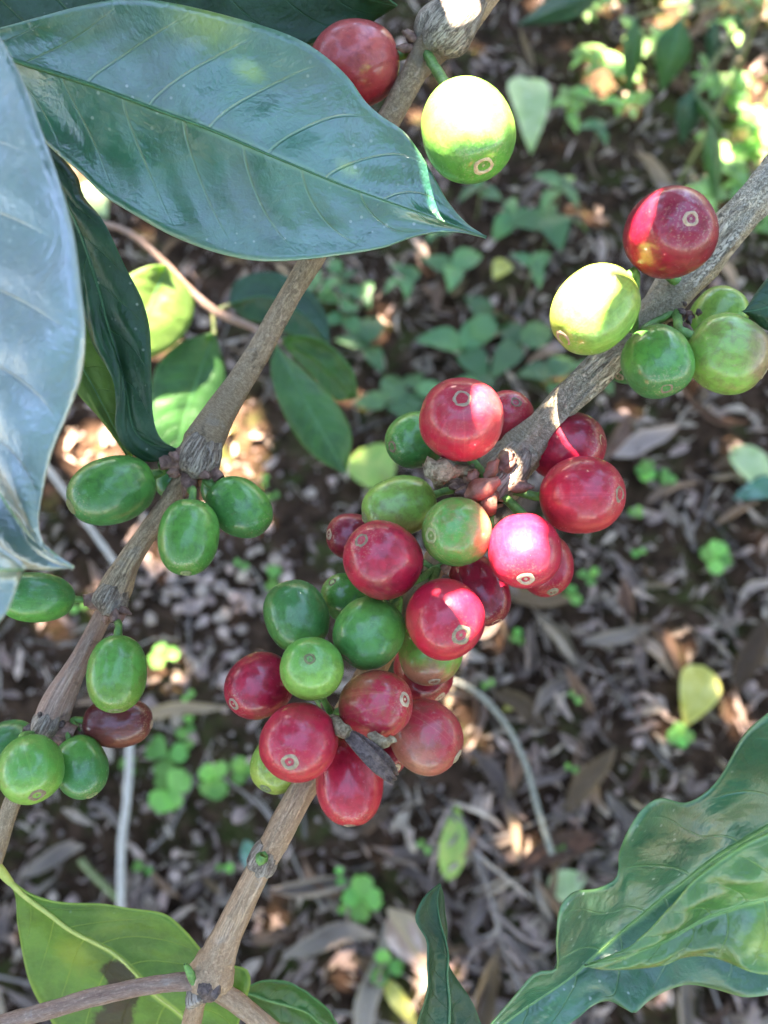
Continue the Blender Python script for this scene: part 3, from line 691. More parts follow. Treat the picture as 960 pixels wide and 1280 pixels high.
coffee_leaf(BB, oB, [(556, 1382, .165), (558, 1320, .163), (562, 1260, .161), (560, 1205, .160), (551, 1155, .160), (546, 1125, .160), (551, 1105, .162)],
            [(556, 1382, .165), (522, 1320, .160), (530, 1255, .157), (534, 1207, .156), (540, 1175, .157), (522, 1150, .157), (530, 1122, .158), (551, 1105, .162)],
            [(556, 1382, .165), (618, 1320, .166), (596, 1270, .166), (574, 1225, .165), (560, 1180, .164), (554, 1145, .163), (555, 1120, .163), (551, 1105, .162)],
            LM_DARK, RIB_D, 48, 7, ripple=0.001, seed=2, label='narrow dark green leaf with a curled tip')
coffee_leaf(BB, oB, D([(300, 1240), (340, 1250), (385, 1268), (430, 1300)], .195), D([(300, 1240), (325, 1228), (370, 1234), (410, 1265), (430, 1300)], .19), D([(300, 1240), (320, 1258), (355, 1282), (400, 1305), (430, 1300)], .20), LM_MID, RIB, 30, 6, label='smooth green leaf pointing away from the fork')
tube('petiole', [(*P(285, 1246, .166), .0012), (*P(296, 1242, .185), .0010), (*P(302, 1240, .195), .0009)], 8, STALK, BB, oB, sides=7)

dA = 0.172
oA = P(245, 572, dA); BA = empty('coffee_branch', oA)
tag(BA, 'thin brown coffee branch with sparse oval green cherries running behind the big leaf', 'branch', 'coffee branches')
pA = [(640, -95, 30, .172), (605, -30, 29, .172), (575, 15, 29, .171), (550, 45, 28, .171), (537, 62, 18, .171), (520, 88, 15.5, .171), (498, 128, 15, .172), (440, 232, 14, .173), (385, 330, 14, .173), (335, 418, 14, .173), (292, 490, 16, .172), (262, 535, 21, .172), (246, 570, 25, .172), (232, 594, 14, .172)]
pts = [(TR.x - 0.01, TR.y, 1.10, 0.008), (0.35, 0.33, 1.02, 0.006), (0.12, 0.16, 0.945, 0.0055)] + [(*P(x, y, d), r * d / F) for x, y, r, d in pA]
tube('stem', pts, 150, BARK_A, BA, oA, sides=24, rough=0.10, flute=0.16, seed=11)
ptube('stem', [(240, 578, 12.5, .172), (215, 622, 12, .172), (185, 665, 12.5, .172), (160, 705, 14.5, .172), (144, 738, 20, .172), (136, 756, 14, .172)], 50, BARK_A, BA, oA, sides=20, rough=0.12, flute=0.14, seed=13)
ptube('stem', [(138, 752, 12, .172), (118, 790, 11.5, .172), (95, 835, 14, .171), (76, 872, 19, .171), (64, 900, 20, .171), (56, 918, 13, .171)], 50, BARK_PURPLE, BA, oA, sides=20, rough=0.12, flute=0.14, seed=15)
ptube('stem', [(58, 912, 11, .171), (38, 955, 10.5, .172), (15, 1005, 10, .173), (0, 1055, 9.5, .174), (-14, 1100, 9, .175), (-60, 1200, 8, .178)], 50, BARK_A, BA, oA, sides=18, rough=0.10, flute=0.1, seed=17)
collar(BA, oA, [(590, -5, 28, .171), (570, 22, 32, .170), (545, 50, 31, .170), (533, 66, 18, .171)], BARK_NODE, 51, 0.3)
collar(BA, oA, [(262, 540, 19, .172), (250, 562, 27, .1715), (242, 580, 27, .1715), (234, 592, 16, .172)], BARK_NODE, 52, 0.35)
collar(BA, oA, [(149, 728, 17, .172), (141, 744, 22, .1715), (135, 756, 20, .1715), (131, 763, 13, .172)], BARK_NODE, 53, 0.35)
collar(BA, oA, [(70, 888, 18, .171), (62, 904, 22, .1705), (56, 916, 20, .1705), (50, 926, 12, .171)], BARK_NODE, 54, 0.35)
for (x, y, r, n, sd) in [(530, 62, 22, 7, 61), (240, 584, 24, 10, 62), (136, 756, 20, 7, 63), (58, 912, 22, 9, 64)]:
    bract_cluster(BA, oA, x, y, .170, r, n, BRACT if sd != 64 else PETAL, sd)
for p in [((232, 578), (214, 578), (200, 580)), ((252, 588), (266, 592), (276, 600)), ((240, 592), (236, 604), (238, 614)), ((145, 760), (147, 768), (147, 778)), ((126, 752), (112, 750), (104, 751)), ((72, 912), (88, 913), (98, 914)), ((66, 918), (78, 922), (82, 928))]:
    tube('spur', [(*P(*p[0], .171), .0018), (*P(*p[1], .170), .0017), (*P(*p[2], .1695), .0013)], 10, BRACT, BA, oA, sides=9, rough=0.7, seed=p[0][0])
# yellowing leaf on the lower end of this branch
coffee_leaf(BA, oA, [(8, 1098, .176), (34, 1124, .178), (75, 1151, .180), (120, 1180, .182), (160, 1209, .183), (200, 1246, .185), (240, 1283, .187), (290, 1345, .192)],
            [(8, 1098, .176), (38, 1119, .178), (75, 1129, .179), (124, 1132, .180), (160, 1138, .180), (205, 1144, .180), (232, 1166, .181), (256, 1192, .182), (285, 1204, .180), (309, 1212, .178), (312, 1232, .178), (300, 1270, .182), (292, 1310, .188), (290, 1345, .192)],
            [(8, 1098, .176), (19, 1120, .180), (22, 1155, .183), (29, 1197, .186), (42, 1238, .188), (58, 1268, .190), (85, 1305, .192), (150, 1350, .194), (230, 1365, .194), (290, 1345, .192)],
            LM_YELLOW, RIB_Y, 64, 10, quilt=0.0009, seed=4, rr=5.0, nveins=8, label='yellowing leaf with a dark brown dead patch')
tube('petiole', [(*P(-8, 1080, .174), .0012), (*P(2, 1090, .175), .0010), (*P(14, 1104, .1765), .0007)], 8, RIB_Y, BA, oA, sides=8)

# the overhanging branch whose stem is out of view to the left
oL = P(-260, 80, .15); BL = empty('coffee_branch', oL)
tag(BL, 'overhanging coffee branch with large dark glossy leaves covering the thin brown branch', 'branch', 'coffee branches')
TL = Vector((-0.75, 0.35, 0))
pts = [(TL.x, TL.y, 1.10, .008), (-0.4, 0.22, 1.0, .006)] + [(*P(x, y, d), r * d / F) for x, y, r, d in [(-500, -100, 22, .16), (-330, -10, 20, .152), (-260, 60, 20, .15), (-225, 230, 18, .145), (-215, 420, 16, .14), (-205, 640, 14, .13), (-200, 760, 12, .12)]]
tube('stem', pts, 60, BARK_A, BL, oL, sides=14, rough=0.12, flute=0.15, seed=18)
def petiole(root, org, a, b, mat=STALK, r=.0013):
    m_ = (a + b) / 2 + Vector((0, 0, -.002)); tube('petiole', [(*a, r), (*m_, r * 0.95), (*b, r * 0.9)], 10, mat, root, org, sides=8)
L1m = [(-60, 48, .150), (22, 77, .150), (110, 105, .151), (190, 135, .152), (265, 163, .153), (340, 195, .154), (410, 224, .155), (480, 250, .156), (550, 275, .157), (608, 297, .158)]
L1u = [(-60, 48, .150), (-30, 42, .149), (0, 35, .148), (50, 21, .147), (100, 8, .147), (145, -1, .147), (190, 0, .147), (250, 12, .148), (320, 30, .149), (370, 48, .150), (402, 67, .151), (435, 97, .152), (456, 127, .153), (474, 144, .1535), (505, 165, .154), (524, 190, .155), (542, 220, .156), (560, 252, .157), (582, 278, .1575), (608, 297, .158)]
L1l = [(-60, 48, .150), (-35, 75, .152), (0, 115, .154), (35, 152, .155), (64, 185, .156), (100, 215, .156), (130, 244, .157), (165, 266, .157), (200, 287, .158), (240, 305, .158), (280, 318, .158), (325, 326, .158), (380, 324, .158), (430, 318, .158), (480, 309, .158), (515, 296, .158), (545, 290, .158), (575, 290, .158), (608, 297, .158)]
coffee_leaf(BL, oL, L1m, L1u, L1l, LM_BIG, RIB_D, 110, 14, quilt=0.0005, seed=1.0, bulge=0.0012, nveins=10, label='broad dark green leaf with a long drip tip')
petiole(BL, oL, P(-262, 50, .150), P(-58, 48, .150))
coffee_leaf(BL, oL, [(-110, -60, .128), (-95, 80, .124), (-85, 250, .121), (-70, 420, .119), (-30, 560, .117), (30, 660, .117), (92, 710, .119)],
            [(-110, -60, .128), (-220, 60, .128), (-270, 250, .126), (-230, 450, .124), (-120, 610, .120), (0, 700, .119), (45, 713, .119), (92, 710, .119)],
            [(-110, -60, .128), (-50, -20, .120), (0, 48, .116), (30, 105, .114), (52, 160, .113), (76, 226, .112), (93, 286, .112), (103, 348, .112), (107, 415, .112), (98, 476, .113), (66, 555, .114), (53, 608, .115), (47, 655, .116), (62, 692, .118), (92, 710, .119)],
            LM_SKY, RIB, 110, 14, quilt=0.0011, seed=2.5, bulge=0.002, nveins=9, label='large waxy leaf reflecting the blue sky')
petiole(BL, oL, P(-255, 40, .150), P(-110, -58, .128))
coffee_leaf(BL, oL, D([(-190, 700), (-100, 708), (-30, 712), (31, 712)], .106), D([(-190, 700), (-110, 610), (-45, 645), (0, 688), (20, 702), (31, 712)], .104), D([(-190, 700), (-110, 800), (-30, 800), (2, 774), (18, 742), (31, 712)], .108), LM_SKY, RIB, 30, 7, seed=7, label='pale sky blue reflecting leaf tip')
petiole(BL, oL, P(-204, 680, .126), P(-188, 700, .106))
coffee_leaf(BL, oL, [(-40, 90, .160), (45, 190, .162), (92, 270, .164), (120, 350, .165), (138, 420, .166), (158, 490, .167), (172, 545, .168), (230, 566, .170)],
            [(-40, 90, .160), (-10, 210, .166), (60, 300, .168), (104, 390, .167), (119, 438, .165), (134, 460, .164), (144, 478, .164), (147, 503, .165), (145, 535, .166), (156, 560, .168), (185, 577, .170), (230, 566, .170)],
            [(-40, 90, .160), (20, 140, .160), (62, 184, .161), (92, 219, .162), (101, 244, .1625), (128, 272, .163), (146, 303, .163), (158, 335, .164), (173, 371, .164), (184, 406, .165), (189, 442, .165), (191, 478, .166), (193, 530, .167), (204, 552, .168), (230, 566, .170)],
            LM_DARK, RIB_D, 70, 9, quilt=0.001, ripple=0.0012, seed=5, label='narrow wavy dark green leaf hanging in shade')
petiole(BL, oL, P(-258, 70, .150), P(-38, 90, .160))
coffee_leaf(BL, oL, D([(20, 330), (80, 420), (120, 490), (165, 580)], .176), D([(20, 330), (60, 430), (97, 492), (122, 520), (165, 580)], .176), D([(20, 330), (120, 380), (160, 450), (170, 520), (165, 580)], .178), LM_OLIVE, RIB, 36, 7, seed=6, label='olive green leaf behind the narrow dark leaf')
petiole(BL, oL, P(-220, 320, .143), P(22, 332, .176))
coffee_leaf(BL, oL, D([(-160, -30), (100, -40), (330, -30), (496, 8)], .170), D([(-160, -30), (60, -130), (300, -110), (430, -40), (496, 8)], .166), D([(-160, -30), (-40, 40), (150, 60), (350, 60), (450, 35), (496, 8)], .174), LM_DARK, RIB_D, 40, 7, seed=8, label='dark green leaf mostly hidden behind the broad leaf')
petiole(BL, oL, P(-262, 40, .150), P(-158, -30, .170))

# the branch at the lower right, stem out of view
oR = P(1200, 1010, .14); BR = empty('coffee_branch', oR)
tag(BR, 'coffee branch with glossy wavy edged leaves overlapping each other', 'branch', 'coffee branches')
pts = [(TR.x, TR.y - 0.012, 0.93, .008), (0.45, 0.2, 0.88, .006)] + [(*P(x, y, d), r * d / F) for x, y, r, d in [(1500, 780, 20, .16), (1260, 960, 18, .145), (1190, 1040, 16, .14), (1170, 1130, 14, .138)]]
tube('stem', pts, 50, BARK_A, BR, oR, sides=14, rough=0.12, flute=0.15, seed=19)
coffee_leaf(BR, oR, [(1130, 930, .148), (1050, 975, .149), (960, 1032, .150), (900, 1068, .151), (855, 1101, .152), (810, 1136, .152), (757, 1182, .152), (724, 1213, .152), (675, 1248, .152), (640, 1272, .152), (590, 1312, .152)],
            [(1130, 930, .148), (1060, 860, .140), (1000, 868, .138), (958, 896, .139), (930, 921, .142), (902, 968, .146), (885, 989, .147), (859, 1004, .145), (825, 1000, .140), (802, 1015, .138), (784, 1041, .139), (774, 1067, .143), (771, 1100, .146), (750, 1112, .145), (717, 1116, .141), (701, 1135, .139), (697, 1172, .141), (696, 1213, .146), (671, 1217, .146), (649, 1240, .147), (628, 1264, .149), (590, 1312, .152)],
            [(1130, 930, .148), (1150, 1060, .150), (1080, 1180, .149), (1010, 1232, .147), (960, 1244, .145), (930, 1247, .145), (900, 1239, .147), (862, 1232, .149), (832, 1240, .149), (810, 1252, .147), (793, 1266, .145), (778, 1259, .147), (761, 1251, .149), (742, 1256, .150), (724, 1271, .150), (700, 1288, .150), (650, 1318, .151), (590, 1312, .152)],
            LM_WAVY, RIB, 100, 12, quilt=0.0008, seed=9, bulge=0.0, nveins=10, label='long glossy leaf with a strongly wavy edge')
petiole(BR, oR, P(1215, 1005, .142), P(1128, 932, .148))
coffee_leaf(BR, oR, [(1130, 1075, .133), (1050, 1092, .134), (960, 1120, .135), (915, 1135, .136), (880, 1150, .137), (840, 1171, .138), (790, 1193, .139), (731, 1208, .141)],
            [(1130, 1075, .133), (1060, 1010, .130), (1000, 1025, .129), (960, 1044, .130), (930, 1056, .131), (900, 1075, .132), (862, 1109, .133), (832, 1142, .135), (795, 1177, .138), (757, 1196, .140), (731, 1208, .141)],
            [(1130, 1075, .133), (1090, 1190, .134), (1010, 1218, .134), (960, 1217, .134), (937, 1213, .134), (911, 1202, .136), (885, 1195, .137), (855, 1197, .138), (832, 1206, .138), (795, 1211, .140), (755, 1213, .141), (731, 1208, .141)],
            LM_FRESH, RIB, 70, 10, quilt=0.0012, seed=11, bulge=0.001, nveins=9, label='lighter green veined leaf lying over the wavy one')
petiole(BR, oR, P(1188, 1050, .140), P(1128, 1076, .133))

# a young shoot lower down behind the thin branch
dS = 0.36
oS = P(160, 285, dS); BS = empty('coffee_shoot', oS)
tag(BS, 'slender green coffee shoot with soft leaves behind the thin branch', 'shoot')
ptube('stem', [(-60, 330, 6, .46), (40, 300, 5, .41), (110, 279, 4, .375), (160, 290, 4, dS), (205, 328, 4.5, dS), (240, 365, 4.5, dS), (270, 390, 5.5, dS), (318, 410, 4.5, dS), (352, 428, 4, dS)], 40, BARK_PURPLE, BS, oS, sides=10, rough=0.15)
tube('stem', [(-0.62, 0.42, 1.0, .006), (-0.35, 0.36, 0.8, .004), (*P(-60, 330, .46), 6 * .42 / F)], 14, BARK_A, BS, oS, sides=10)
def shoot_leaf(m, l, r, mat, sd, lab=None, rb=RIB_D): return coffee_leaf(BS, oS, m, l, r, mat, rb, 36, 7, quilt=0.0012, seed=sd, rr=3.0, label=lab)
shoot_leaf(D([(208, 332), (196, 362), (181, 395), (160, 430), (130, 475)], .35), D([(208, 332), (185, 333), (155, 350), (135, 400), (125, 450), (130, 475)], .345), D([(208, 332), (236, 362), (243, 385), (236, 408), (215, 434), (170, 455), (130, 475)], .355), LM_OLIVE, 3, 'translucent yellow green leaf')
shoot_leaf(D([(268, 416), (252, 460), (235, 510), (215, 585)], .37), D([(268, 416), (225, 428), (195, 460), (188, 510), (195, 555), (215, 585)], .365), D([(268, 416), (276, 440), (283, 475), (279, 515), (255, 555), (215, 585)], .375), LM_MID, 4, 'dark green hanging leaf')
shoot_leaf(D([(345, 432), (370, 480), (400, 535), (432, 593)], .345), D([(345, 432), (338, 455), (344, 490), (367, 541), (397, 574), (432, 593)], .345), D([(345, 432), (380, 462), (407, 487), (430, 517), (440, 550), (432, 593)], .35), LM_MID, 5, 'smooth green leaf tapering to a point')
shoot_leaf(D([(350, 424), (385, 440), (415, 465), (446, 498)], .365), D([(350, 424), (375, 420), (402, 426), (425, 444), (442, 468), (446, 498)], .36), D([(350, 424), (365, 445), (392, 472), (420, 500), (446, 498)], .37), LM_MID, 6)
shoot_leaf(D([(286, 380), (330, 370), (375, 390), (412, 430)], .39), D([(286, 380), (292, 355), (315, 342), (350, 342), (385, 362), (408, 395), (412, 430)], .39), D([(286, 380), (305, 398), (340, 408), (380, 425), (412, 430)], .395), LM_DARK, 7)
for a, b in [((266, 388), (268, 418)), ((272, 388), (288, 380)), ((205, 328), (208, 334)), ((340, 422), (346, 434))]:
    tube('petiole', [(*P(*a, dS), .0012), (*P(*b, dS), .0010)], 5, TWIG_GREEN, BS, oS, sides=7)
# a coffee seedling standing among the sunny herbs
gS = G(845, 235); SD = empty('coffee_seedling', gS); tag(SD, 'young coffee seedling with drooping dark leaves beside the light green herbs', 'seedling')
tp = gS + Vector((0.01, 0.02, 0.36))
tube('stem', [(*gS, .003), (*(gS + Vector((.012, .0, .18))), .0025), (*tp, .0018)], 16, TWIG_GREEN, SD, gS, sides=8)
dz = proj(tp)[2]
for a, b, w, m in [((852, 20), (826, 118), 46, LM_MID), ((868, 108), (852, 182), 34, LM_DARK), ((893, 22), (890, 97), 20, LM_DARK), ((888, 150), (895, 258), 24, LM_MID), ((868, 118), (905, 170), 16, LM_MID), ((918, 15), (930, 45), 12, LM_MID), ((795, 20), (785, 120), 26, LM_MID), ((760, -15), (645, 32), 40, LM_DARK)]:
    mx, my = (a[0] + b[0]) / 2, (a[1] + b[1]) / 2; dx, dy = b[0] - a[0], b[1] - a[1]; l_ = math.hypot(dx, dy); nx, ny = -dy / l_ * w / 2, dx / l_ * w / 2
    d0, d1 = dz + 0.02, dz + 0.06
    coffee_leaf(SD, gS, [(*a, d0), (mx, my, (d0 + d1) / 2 - .012), (*b, d1)], [(*a, d0), (mx - nx - dx * .1, my - ny - dy * .1, (d0 + d1) / 2), (*b, d1)], [(*a, d0), (mx + nx - dx * .1, my + ny - dy * .1, (d0 + d1) / 2 - .005), (*b, d1)], m, RIB_D, 24, 5, quilt=0.002, seed=a[0], rr=6)
    pa = P(*a, d0); q = gS + (tp - gS) * 0.75; tube('petiole', [(*q, .0016), (*((q + pa) / 2 + Vector((0, 0, .01))), .0014), (*pa, .0011)], 8, TWIG_GREEN, SD, gS, sides=6)
# trunks that carry the branches, beside the picture
for t_, lb in ((TR, 'upright grey coffee trunk carrying the cherry branches'), (TL, 'upright grey coffee trunk carrying the overhanging leaves')):
    base = Vector((t_.x, t_.y, gh(t_.x, t_.y) - 0.02)); e = empty('coffee_tree', base); tag(e, lb, 'tree', 'coffee trees')
    tube('trunk', [(*base, .026), (t_.x + .01, t_.y, .5, .021), (t_.x, t_.y, 1.05, .017), (t_.x - .01, t_.y + .01, 1.5, .012)], 40, BARK_B, e, base, sides=14, rough=0.15, flute=0.15)

# ------------------------------------------------------------------ cherries
RED = (0.39, 0.009, 0.034); REDD = (0.22, 0.005, 0.022); PURP = (0.25, 0.006, 0.028); PINKR = (0.50, 0.085, 0.075); ORNG = (0.42, 0.12, 0.04)
GRN = (0.070, 0.26, 0.040); GRND = (0.034, 0.165, 0.042); GRNL = (0.17, 0.35, 0.055); YGRN = (0.30, 0.38, 0.06); MAR = (0.12, 0.016, 0.018); OLV = (0.20, 0.20, 0.045)
NODES = {'N1': P(615, 606, .168), 'NM': P(545, 712, .174), 'NB': P(495, 785, .174), 'NC': P(420, 905, .169), 'N2': P(845, 388, .168), 'N2t': P(846, 352, .165), 'N2l': P(792, 412, .166), 'N0': P(530, 62, .171),
         'A1': P(243, 586, .171), 'A1l': P(202, 580, .1695), 'A1r': P(275, 600, .1695), 'A1b': P(238, 613, .1695), 'A2l': P(105, 751, .1695), 'A2b': P(147, 777, .1695), 'A3r': P(97, 914, .1695), 'A3b': P(82, 927, .1695), 'A3': P(54, 915, .170)}
def cherry(cx, cy, ra, rb, tip, depth, node, a, b, label, bdir=(0, 0), lo=-0.2, hi=0.8, blem=0.0, calyx='t', flat=1.0, back=False, rough=0.30, seam=False, idx=[0]):
    """ra: half length along the axis in px, rb: half width; tip: unit-ish 2-D offset of the tip (image right, image up)"""
    idx[0] += 1; sd = idx[0] * 1.7
    c = P(cx, cy, depth); view = (CAM - c).normalized()
    ux = (RIGHT - view * RIGHT.dot(view)).normalized(); uy = view.cross(ux)
    q = tip[0] ** 2 + tip[1] ** 2; z = math.sqrt(max(0.0, 1 - min(q, 1))) * (-1 if back else 1)
    ax = (ux * tip[0] + uy * tip[1] + view * z).normalized()
    rA, rB = ra * depth / F, rb * depth / F
    ex = ax.cross(view if abs(ax.dot(view)) < 0.9 else uy).normalized(); ey = ax.cross(ex)
    nu, nv = 40, 28; V = []; FA = []
    for i in range(nv + 1):
        th = math.pi * i / nv
        ct, st_ = math.cos(th), math.sin(th)
        zz = rA * (abs(ct) ** 0.93) * (1 if ct > 0 else -1); rr = rB * (st_ ** 0.90)
        dent = 0.030 * rA * math.exp(-(th / 0.20) ** 2); dent2 = 0.04 * rA * math.exp(-((math.pi - th) / 0.25) ** 2)
        zz += -dent + dent2
        for j in range(nu):
            ph = 2 * math.pi * j / nu; s = 1 + 0.05 * noise.noise(Vector((st_ * math.cos(ph) * 0.8 + sd * 3, st_ * math.sin(ph) * 0.8, ct * 0.8))) + 0.012 * noise.noise(2 * Vector((st_ * math.cos(ph) * 1.3 + sd, st_ * math.sin(ph) * 1.3, ct * 1.3)))
            fl = 1 - (0.05 * abs(math.sin(ph)) ** 2)
            sq = 1.0 - (0.022 * math.exp(-((math.sin(ph)) / 0.10) ** 2) * st_ if seam else 0)
            V.append(ex * (rr * math.cos(ph) * s * sq) + ey * (rr * math.sin(ph) * s * fl * sq * flat) + ax * (zz * s))
    for i in range(nv):
        for j in range(nu):
            k = (j + 1) % nu; FA.append((i*nu+j, (i+1)*nu+j, (i+1)*nu+k, i*nu+k))
    dw = (ux * bdir[0] + uy * bdir[1] + view * 0.12); dw = dw / max(dw.length, 1e-6)
    mat = cherry_mat('cherry_skin', a, b, dw, lo, hi, rB, ax, sd, blem, rough)
    o = mesh('coffee_cherry', V, FA, mat); o.location = c
    tag(o, label, 'coffee cherry', 'coffee cherries on the branches')
    # the round scar of the flower at the tip
    prof = [(0.0, 0.02), (0.03, 0.025), (0.05, -0.03), (0.09, -0.045), (0.115, -0.005), (0.135, 0.045), (0.165, 0.055), (0.195, 0.03), (0.225, 0.0), (0.24, -0.06)]
    ck = random.Random(sd).uniform(0.78, 1.15); prof = [(p * ck, h) for p, h in prof]
    CV = []; CF = []; ns = 18
    for i, (pr, ph_) in enumerate(prof):
        for j in range(ns):
            an = 2 * math.pi * j / ns; w = 1 + (0.10 + 0.012 * i) * noise.noise(Vector((math.cos(an) * 1.4 + sd, math.sin(an) * 1.4, i * 0.25)))
            CV.append(ex * (pr * rB * w * math.cos(an)) + ey * (pr * rB * w * math.sin(an)) + ax * (rA * 0.963 + ph_ * rB * (0.7 + 0.5 * noise.noise(Vector((an * 1.3, sd, i * .3))))))
    for i in range(len(prof) - 1):
        for j in range(ns):
            k = (j + 1) % ns; CF.append((i*ns+j, (i+1)*ns+j, (i+1)*ns+k, i*ns+k))
    mesh('calyx', CV, CF, CALYX_T if calyx == 't' else CALYX_G, o)
    n_ = NODES[node] if isinstance(node, str) else node
    p0 = c - ax * rA * 0.90; p1 = c - ax * rA * 1.28
    gap = (n_ - p0).length; p2 = p1 + (n_ - p1) * 0.55
    r_ = rB * 0.125
    tube('stalk', [(*(p0 - c), r_ * 1.25), (*(p1 - c), r_), (*(p2 - c), r_), (*(n_ - c), r_ * 1.1)], 14, STALK, o, sides=8, rough=0.25, seed=sd)
    return o
C = cherry
# dense cluster, upper half
C(576, 525, 51, 53, (0.02, .52), .158, 'N1', RED, PINKR, 'big red cherry with its scar facing up, partly sunlit, above the withered stub', (.7, -.2), .3, 1.3)
C(633, 522, 38, 33, (.3, .5), .176, 'N1', RED, PINKR, 'small red cherry squeezed between a bigger red one and the ridged branch', (.2, -.6), .2, 1.2)
C(520, 550, 40, 35, (-.75, -.2), .176, 'N1', GRN, GRND, 'green cherry half hidden behind the big partly sunlit red one', (0, -1))
C(707, 558, 49, 43, (.9, .15), .172, 'N1', RED, REDD, 'dark red cherry touching the ridged branch, its scar turned aside', (.3, .5), .2, 1.0)
C(727, 619, 52, 48, (.88, .02), .160, 'N1', RED, (0.47, 0.03, 0.04), 'round red cherry with greenish scar, the outermost one beside the ridged branch node', (0, -.8))
C(656, 688, 50, 45, (.02, -.72), .155, 'N1', RED, (0.50, 0.02, 0.05), 'red cherry with a bright white sunlit patch hanging under the node', (0, -1), -.3, .7)
C(680, 705, 42, 36, (.25, -.85), .174, 'N1', RED, RED, 'red cherry peeping out behind the one with the white sunlit patch')
C(571, 665, 46, 43, (-.70, -.10), .156, 'N1', GRN, (0.48, 0.26, 0.12), 'green cherry blushing pink on one side, just below the node', (.95, .1), .35, 1.0, calyx='g')
C(499, 633, 49, 38, (-.90, -.30), .168, 'N1', GRNL, OLV, 'pale green oval cherry with an olive flush beside the withered stub', (-.1, -.8), .1, .9, calyx='g')
C(479, 699, 52, 48, (-.52, .45), .156, 'NM', RED, REDD, 'red cherry with its scar turned up, above the green pair', (.2, -.8), .2, 1.2)
C(441, 671, 34, 29, (-.9, .1), .176, 'NM', RED, REDD, 'little red cherry mostly hidden behind the red one with upturned scar')
C(599, 737, 47, 36, (.45, -.85), .172, 'NM', RED, REDD, 'dark red cherry in shade between two partly sunlit red ones', (0, -1))
C(557, 774, 51, 50, (.37, -.38), .153, 'NM', RED, (0.45, 0.012, 0.03), 'red cherry with a white sunlit sliver beside its scar', (-.5, -.5))
C(538, 814, 42, 40, (.1, -.9), .170, 'NM', GRNL, (0.45, 0.17, 0.09), 'ripening green and pink cherry tucked under the sliver lit red one', (-.2, -.9), .3, .8, calyx='t')
C(530, 839, 40, 36, (.5, -.8), .184, 'NB', RED, REDD, 'red cherry deep in the cluster beneath the ripening one')
# lower half
C(462, 790, 46, 44, (-.62, -.74), .160, 'NB', GRN, (0.05, 0.20, 0.045), 'green cherry in the middle of the cluster, scar pointing down', (-.3, -.6), calyx='t')
C(432, 748, 34, 29, (-.5, .6), .177, 'NB', GRN, GRND, 'small green cherry showing behind the middle green one', (0, -1))
C(371, 770, 47, 40, (-.28, .9), .166, 'NB', GRND, (0.055, 0.19, 0.035), 'dark green oval cherry at the upper outer edge of the cluster', (-.3, -.5), back=True)
C(390, 836, 41, 40, (-.07, .30), .152, 'NC', GRN, GRNL, 'bright green cherry facing out with a neat round scar', (0, -.6), -.6, .8, calyx='g')
C(324, 857, 45, 40, (-.70, -.50), .164, 'NC', RED, REDD, 'crimson cherry at the outer tip of the cluster with pale scurf', (.4, -.6), .0, 1.0)
C(374, 928, 51, 48, (-.22, -.46), .150, 'NC', RED, (0.44, 0.02, 0.035), 'large red cherry with a pale ring scar above the bare stem', (0, -1), 0, 1)
C(469, 881, 49, 43, (.77, .14), .155, 'NC', RED, (0.36, 0.15, 0.05), 'orange red cherry with a sideways scar above the dried petals', (-.75, .6), .45, 1.1)
C(533, 921, 47, 45, (.83, -.52), .165, 'NC', (0.42, 0.03, 0.045), (0.42, 0.17, 0.10), 'pale pinkish red cherry with a dull orange flush, lowest outer one', (-.5, -.5), -.1, 1.0, blem=0.2)
C(437, 976, 54, 43, (.02, -.985), .160, 'NC', RED, (0.46, 0.02, 0.035), 'long red cherry hanging lowest beneath the dried petals', (.4, -.5), seam=True)
C(349, 953, 40, 34, (-.4, -.8), .172, 'NC', GRNL, YGRN, 'light green cherry peeping out behind the large red one above the bare stem', (0, -1), calyx='g')
C(478, 940, 34, 30, (.5, -.6), .176, 'NC', RED, REDD, 'small red cherry behind the dried petals')
# upper right group
C(837, 292, 64, 55, (.36, .27), .150, 'N2t', PURP, (0.20, 0.008, 0.02), 'deep purple red cherry on top of the ridged branch', (.3, -.8), .2, 1.0, blem=0.25)
C(743, 387, 58, 51, (-.62, -.62), .152, 'N2l', YGRN, GRNL, 'yellowish green cherry with a white sunlit top on the ridged branch', (.3, -.6), calyx='t')
C(821, 452, 51, 43, (.26, -.64), .158, 'N2', GRN, GRND, 'green cherry hanging below the ridged branch with a brown scar', (0, -1), calyx='t')
C(909, 443, 51, 48, (.88, -.46), .160, 'N2', GRNL, (0.25, 0.16, 0.08), 'green cherry with a dull purplish blush below the ridged branch', (.8, .1), .3, 1.1, blem=0.25, back=True)
C(897, 397, 38, 34, (.5, .85), .178, 'N2', GRNL, GRN, 'light green cherry behind the blushing one', (0, -1), back=True)
C(786, 446, 36, 32, (-.3, -.7), .180, 'N2', GRND, GRND, 'dark green cherry in shadow under the ridged branch')
# top pair
C(444, 82, 56, 51, (-.88, -.18), .172, 'N0', PINKR, RED, 'pinkish red cherry with a green stalk end behind the broad leaf', (-.3, -.8), -.3, .8)
C(584, 163, 67, 57, (.33, -.60), .152, 'N0', GRNL, GRN, 'pale green cherry half bleached by sun beside the broad leaf tip', (.1, -.9), calyx='t')
